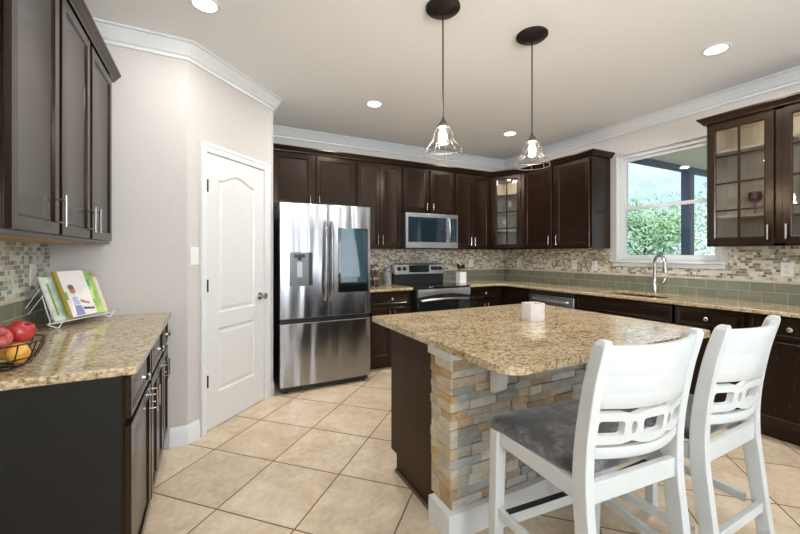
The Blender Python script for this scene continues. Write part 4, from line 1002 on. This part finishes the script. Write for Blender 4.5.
A_Y = apple_mat('yellow_apple_skin', (0.62, 0.10, 0.03), (0.74, 0.42, 0.07), 0.44)
STM = plain('apple_stem', (0.10, 0.06, 0.03), 0.7)
def apple(label, p, r, mat, rot, group=None):
    t = thing('apple', label, 'apple', BC+Vector(p), 0, group); t.rotation_euler = rot
    n = 16; prof = []
    for i in range(n+1):
        a = pi*i/n; rr = r*(sin(a))*(1.0+0.06*cos(a)); zz = -r*0.92*cos(a)
        if a > pi*0.72: zz -= r*0.42*((a/pi-0.72)/0.28)**2
        if a < pi*0.15: zz += r*0.16*((0.15-a/pi)/0.15)**2
        prof.append((max(rr, 0.0006), zz))
    MB().lathe(prof, (0, 0, 0), 28).build('flesh', mat, t, ang=80)
    MB().tube([(0, 0, r*0.52), (0.003, 0, r*0.80), (0.008, 0, r*1.02)], 0.0016, 6).build('stem', STM, t)
apple('yellow apple low in the wire bowl, nearest the counter edge', (-0.005, -0.062, 0.044), 0.037, A_Y, (0.5, 0.3, 1))
apple('orange apple low at the right side of the wire bowl', (0.062, 0.000, 0.050), 0.037, A_Y, (1.2, 0.2, 2))
apple('yellow apple low at the back of the wire bowl', (0.015, 0.064, 0.050), 0.036, A_Y, (0.2, 1.3, 0))
apple('red apple low at the left of the wire bowl', (-0.062, 0.005, 0.050), 0.037, A_R, (0.7, 0.1, 2))
apple('pink-red apple in the front of the upper layer of the bowl', (0.022, -0.036, 0.112), 0.038, A_P, (1.1, -0.5, 1))
apple('large shiny red apple on the right side of the heap', (0.052, 0.042, 0.119), 0.042, A_R, (0.3, 0.35, 0.5))
apple('red and yellow apple at the top left of the heap', (-0.031, 0.052, 0.127), 0.038, A_R, (0.8, -0.6, 2))

# ================================================================== OUTSIDE THE WINDOW
PC = plain('porch_ceiling_paint', (0.86, 0.76, 0.54), 0.8, var=0.03)
PB = plain('blue_grey_beam_paint', (0.085, 0.11, 0.17), 0.6, var=0.05)
pr = thing('porch_roof', 'tan porch ceiling with a blue-grey edge beam outside the window', 'porch', (4.3, -1.0, 0))
B(0.0, 0.0, 2.64, 5.6, 4.0, 2.76).build('ceiling_panel', PC, pr)
B(0.0, 3.98, 2.58, 5.6, 4.10, 2.80).build('edge_beam', PB, pr)
pc = thing('porch_column', 'square blue-grey porch column outside the window', 'column', (6.60, 3.04, 0))
B(-0.075, -0.06, 0.0, 0.075, 0.06, 2.579).build('shaft', PB, pc, bevel=0.01); B(-0.10, -0.09, 0.0, 0.10, 0.09, 0.12).build('base', PB, pc, bevel=0.01)
struct(B(4.26, -6, -0.2, 80, 60, -0.02).build('ground', plain('lawn', (0.17, 0.18, 0.09), 0.9, var=0.4, scale=8)))
struct(B(4.26, -5.9, -0.019, 10.2, 4.2, 0.0).build('porch_floor', plain('porch_concrete', (0.62, 0.60, 0.55), 0.8, var=0.08, scale=5)))
LEAF = []
for i, c in enumerate(((0.12, 0.28, 0.09), (0.20, 0.40, 0.13), (0.30, 0.48, 0.22))):
    LEAF.append(plain('leaves_%s' % ('dark', 'mid', 'pale')[i], c, 0.55, var=0.3, scale=6))
BARK = plain('bark', (0.20, 0.17, 0.14), 0.9, var=0.3)
def tree(label, x, y, h, cr_, seed, li, n=2600):
    rt = random.Random(seed); t = thing('tree', label, 'tree', (x, y, -0.02))
    m = MB(); tips = []
    m.tube([(0, 0, 0), (0.05, 0.03, h*0.35), (0, 0, h*0.75)], [h*0.022, h*0.016, h*0.006], 8)
    for i in range(9):
        a = rt.uniform(0, 2*pi); z0 = h*rt.uniform(0.15, 0.6); L = cr_*rt.uniform(0.6, 0.95)
        e = (L*cos(a), L*sin(a), z0+h*rt.uniform(0.15, 0.32)); mid = (e[0]*0.5, e[1]*0.5, z0+(e[2]-z0)*0.65)
        m.tube([(0, 0, z0), mid, e], [h*0.009, h*0.006, h*0.003], 6); tips += [e, mid, (e[0]*0.8, e[1]*0.8, e[2]+h*0.06)]
    m.build('trunk', BARK, t)
    tips += [(0, 0, h*0.85), (0, 0, h*0.75)]
    m = MB()
    for i in range(n):
        c = rt.choice(tips); r = cr_*0.42*rt.random()**0.45
        d = Vector((rt.gauss(0, 1), rt.gauss(0, 1), rt.gauss(0, 0.75))).normalized()*r
        p = Vector(c)+d; s = rt.uniform(0.05, 0.10)*(0.7+h/12)
        u = Vector((rt.gauss(0, 1), rt.gauss(0, 1), rt.gauss(0, 1))).normalized(); w = u.orthogonal().normalized()
        vs = [m.bm.verts.new(q) for q in (p-u*s, p+w*s*0.45, p+u*s, p-w*s*0.45)]; m.bm.faces.new(vs)
    me = bpy.data.meshes.new('foliage'); m.bm.to_mesh(me); m.bm.free(); me.materials.append(LEAF[li])
    o = bpy.data.objects.new('foliage', me); COL.objects.link(o); o.parent = t
tree('leafy green tree seen at the left of the window', 9.0, 6.6, 2.6, 1.25, 1, 1)
tree('leafy green tree in the middle of the window view', 12.6, 7.0, 3.2, 1.45, 2, 2)
tree('tree right of the porch column in the window', 13.9, 3.2, 3.7, 1.3, 3, 1)
tree('pale distant tree behind the others at the left of the window', 16.0, 14.0, 3.6, 2.0, 4, 2)
tree('distant tree behind the others near the window centre', 19.0, 9.9, 4.0, 2.1, 5, 2)
tree('distant darker tree at the right of the window view', 24.0, 8.4, 5.2, 2.2, 6, 0)
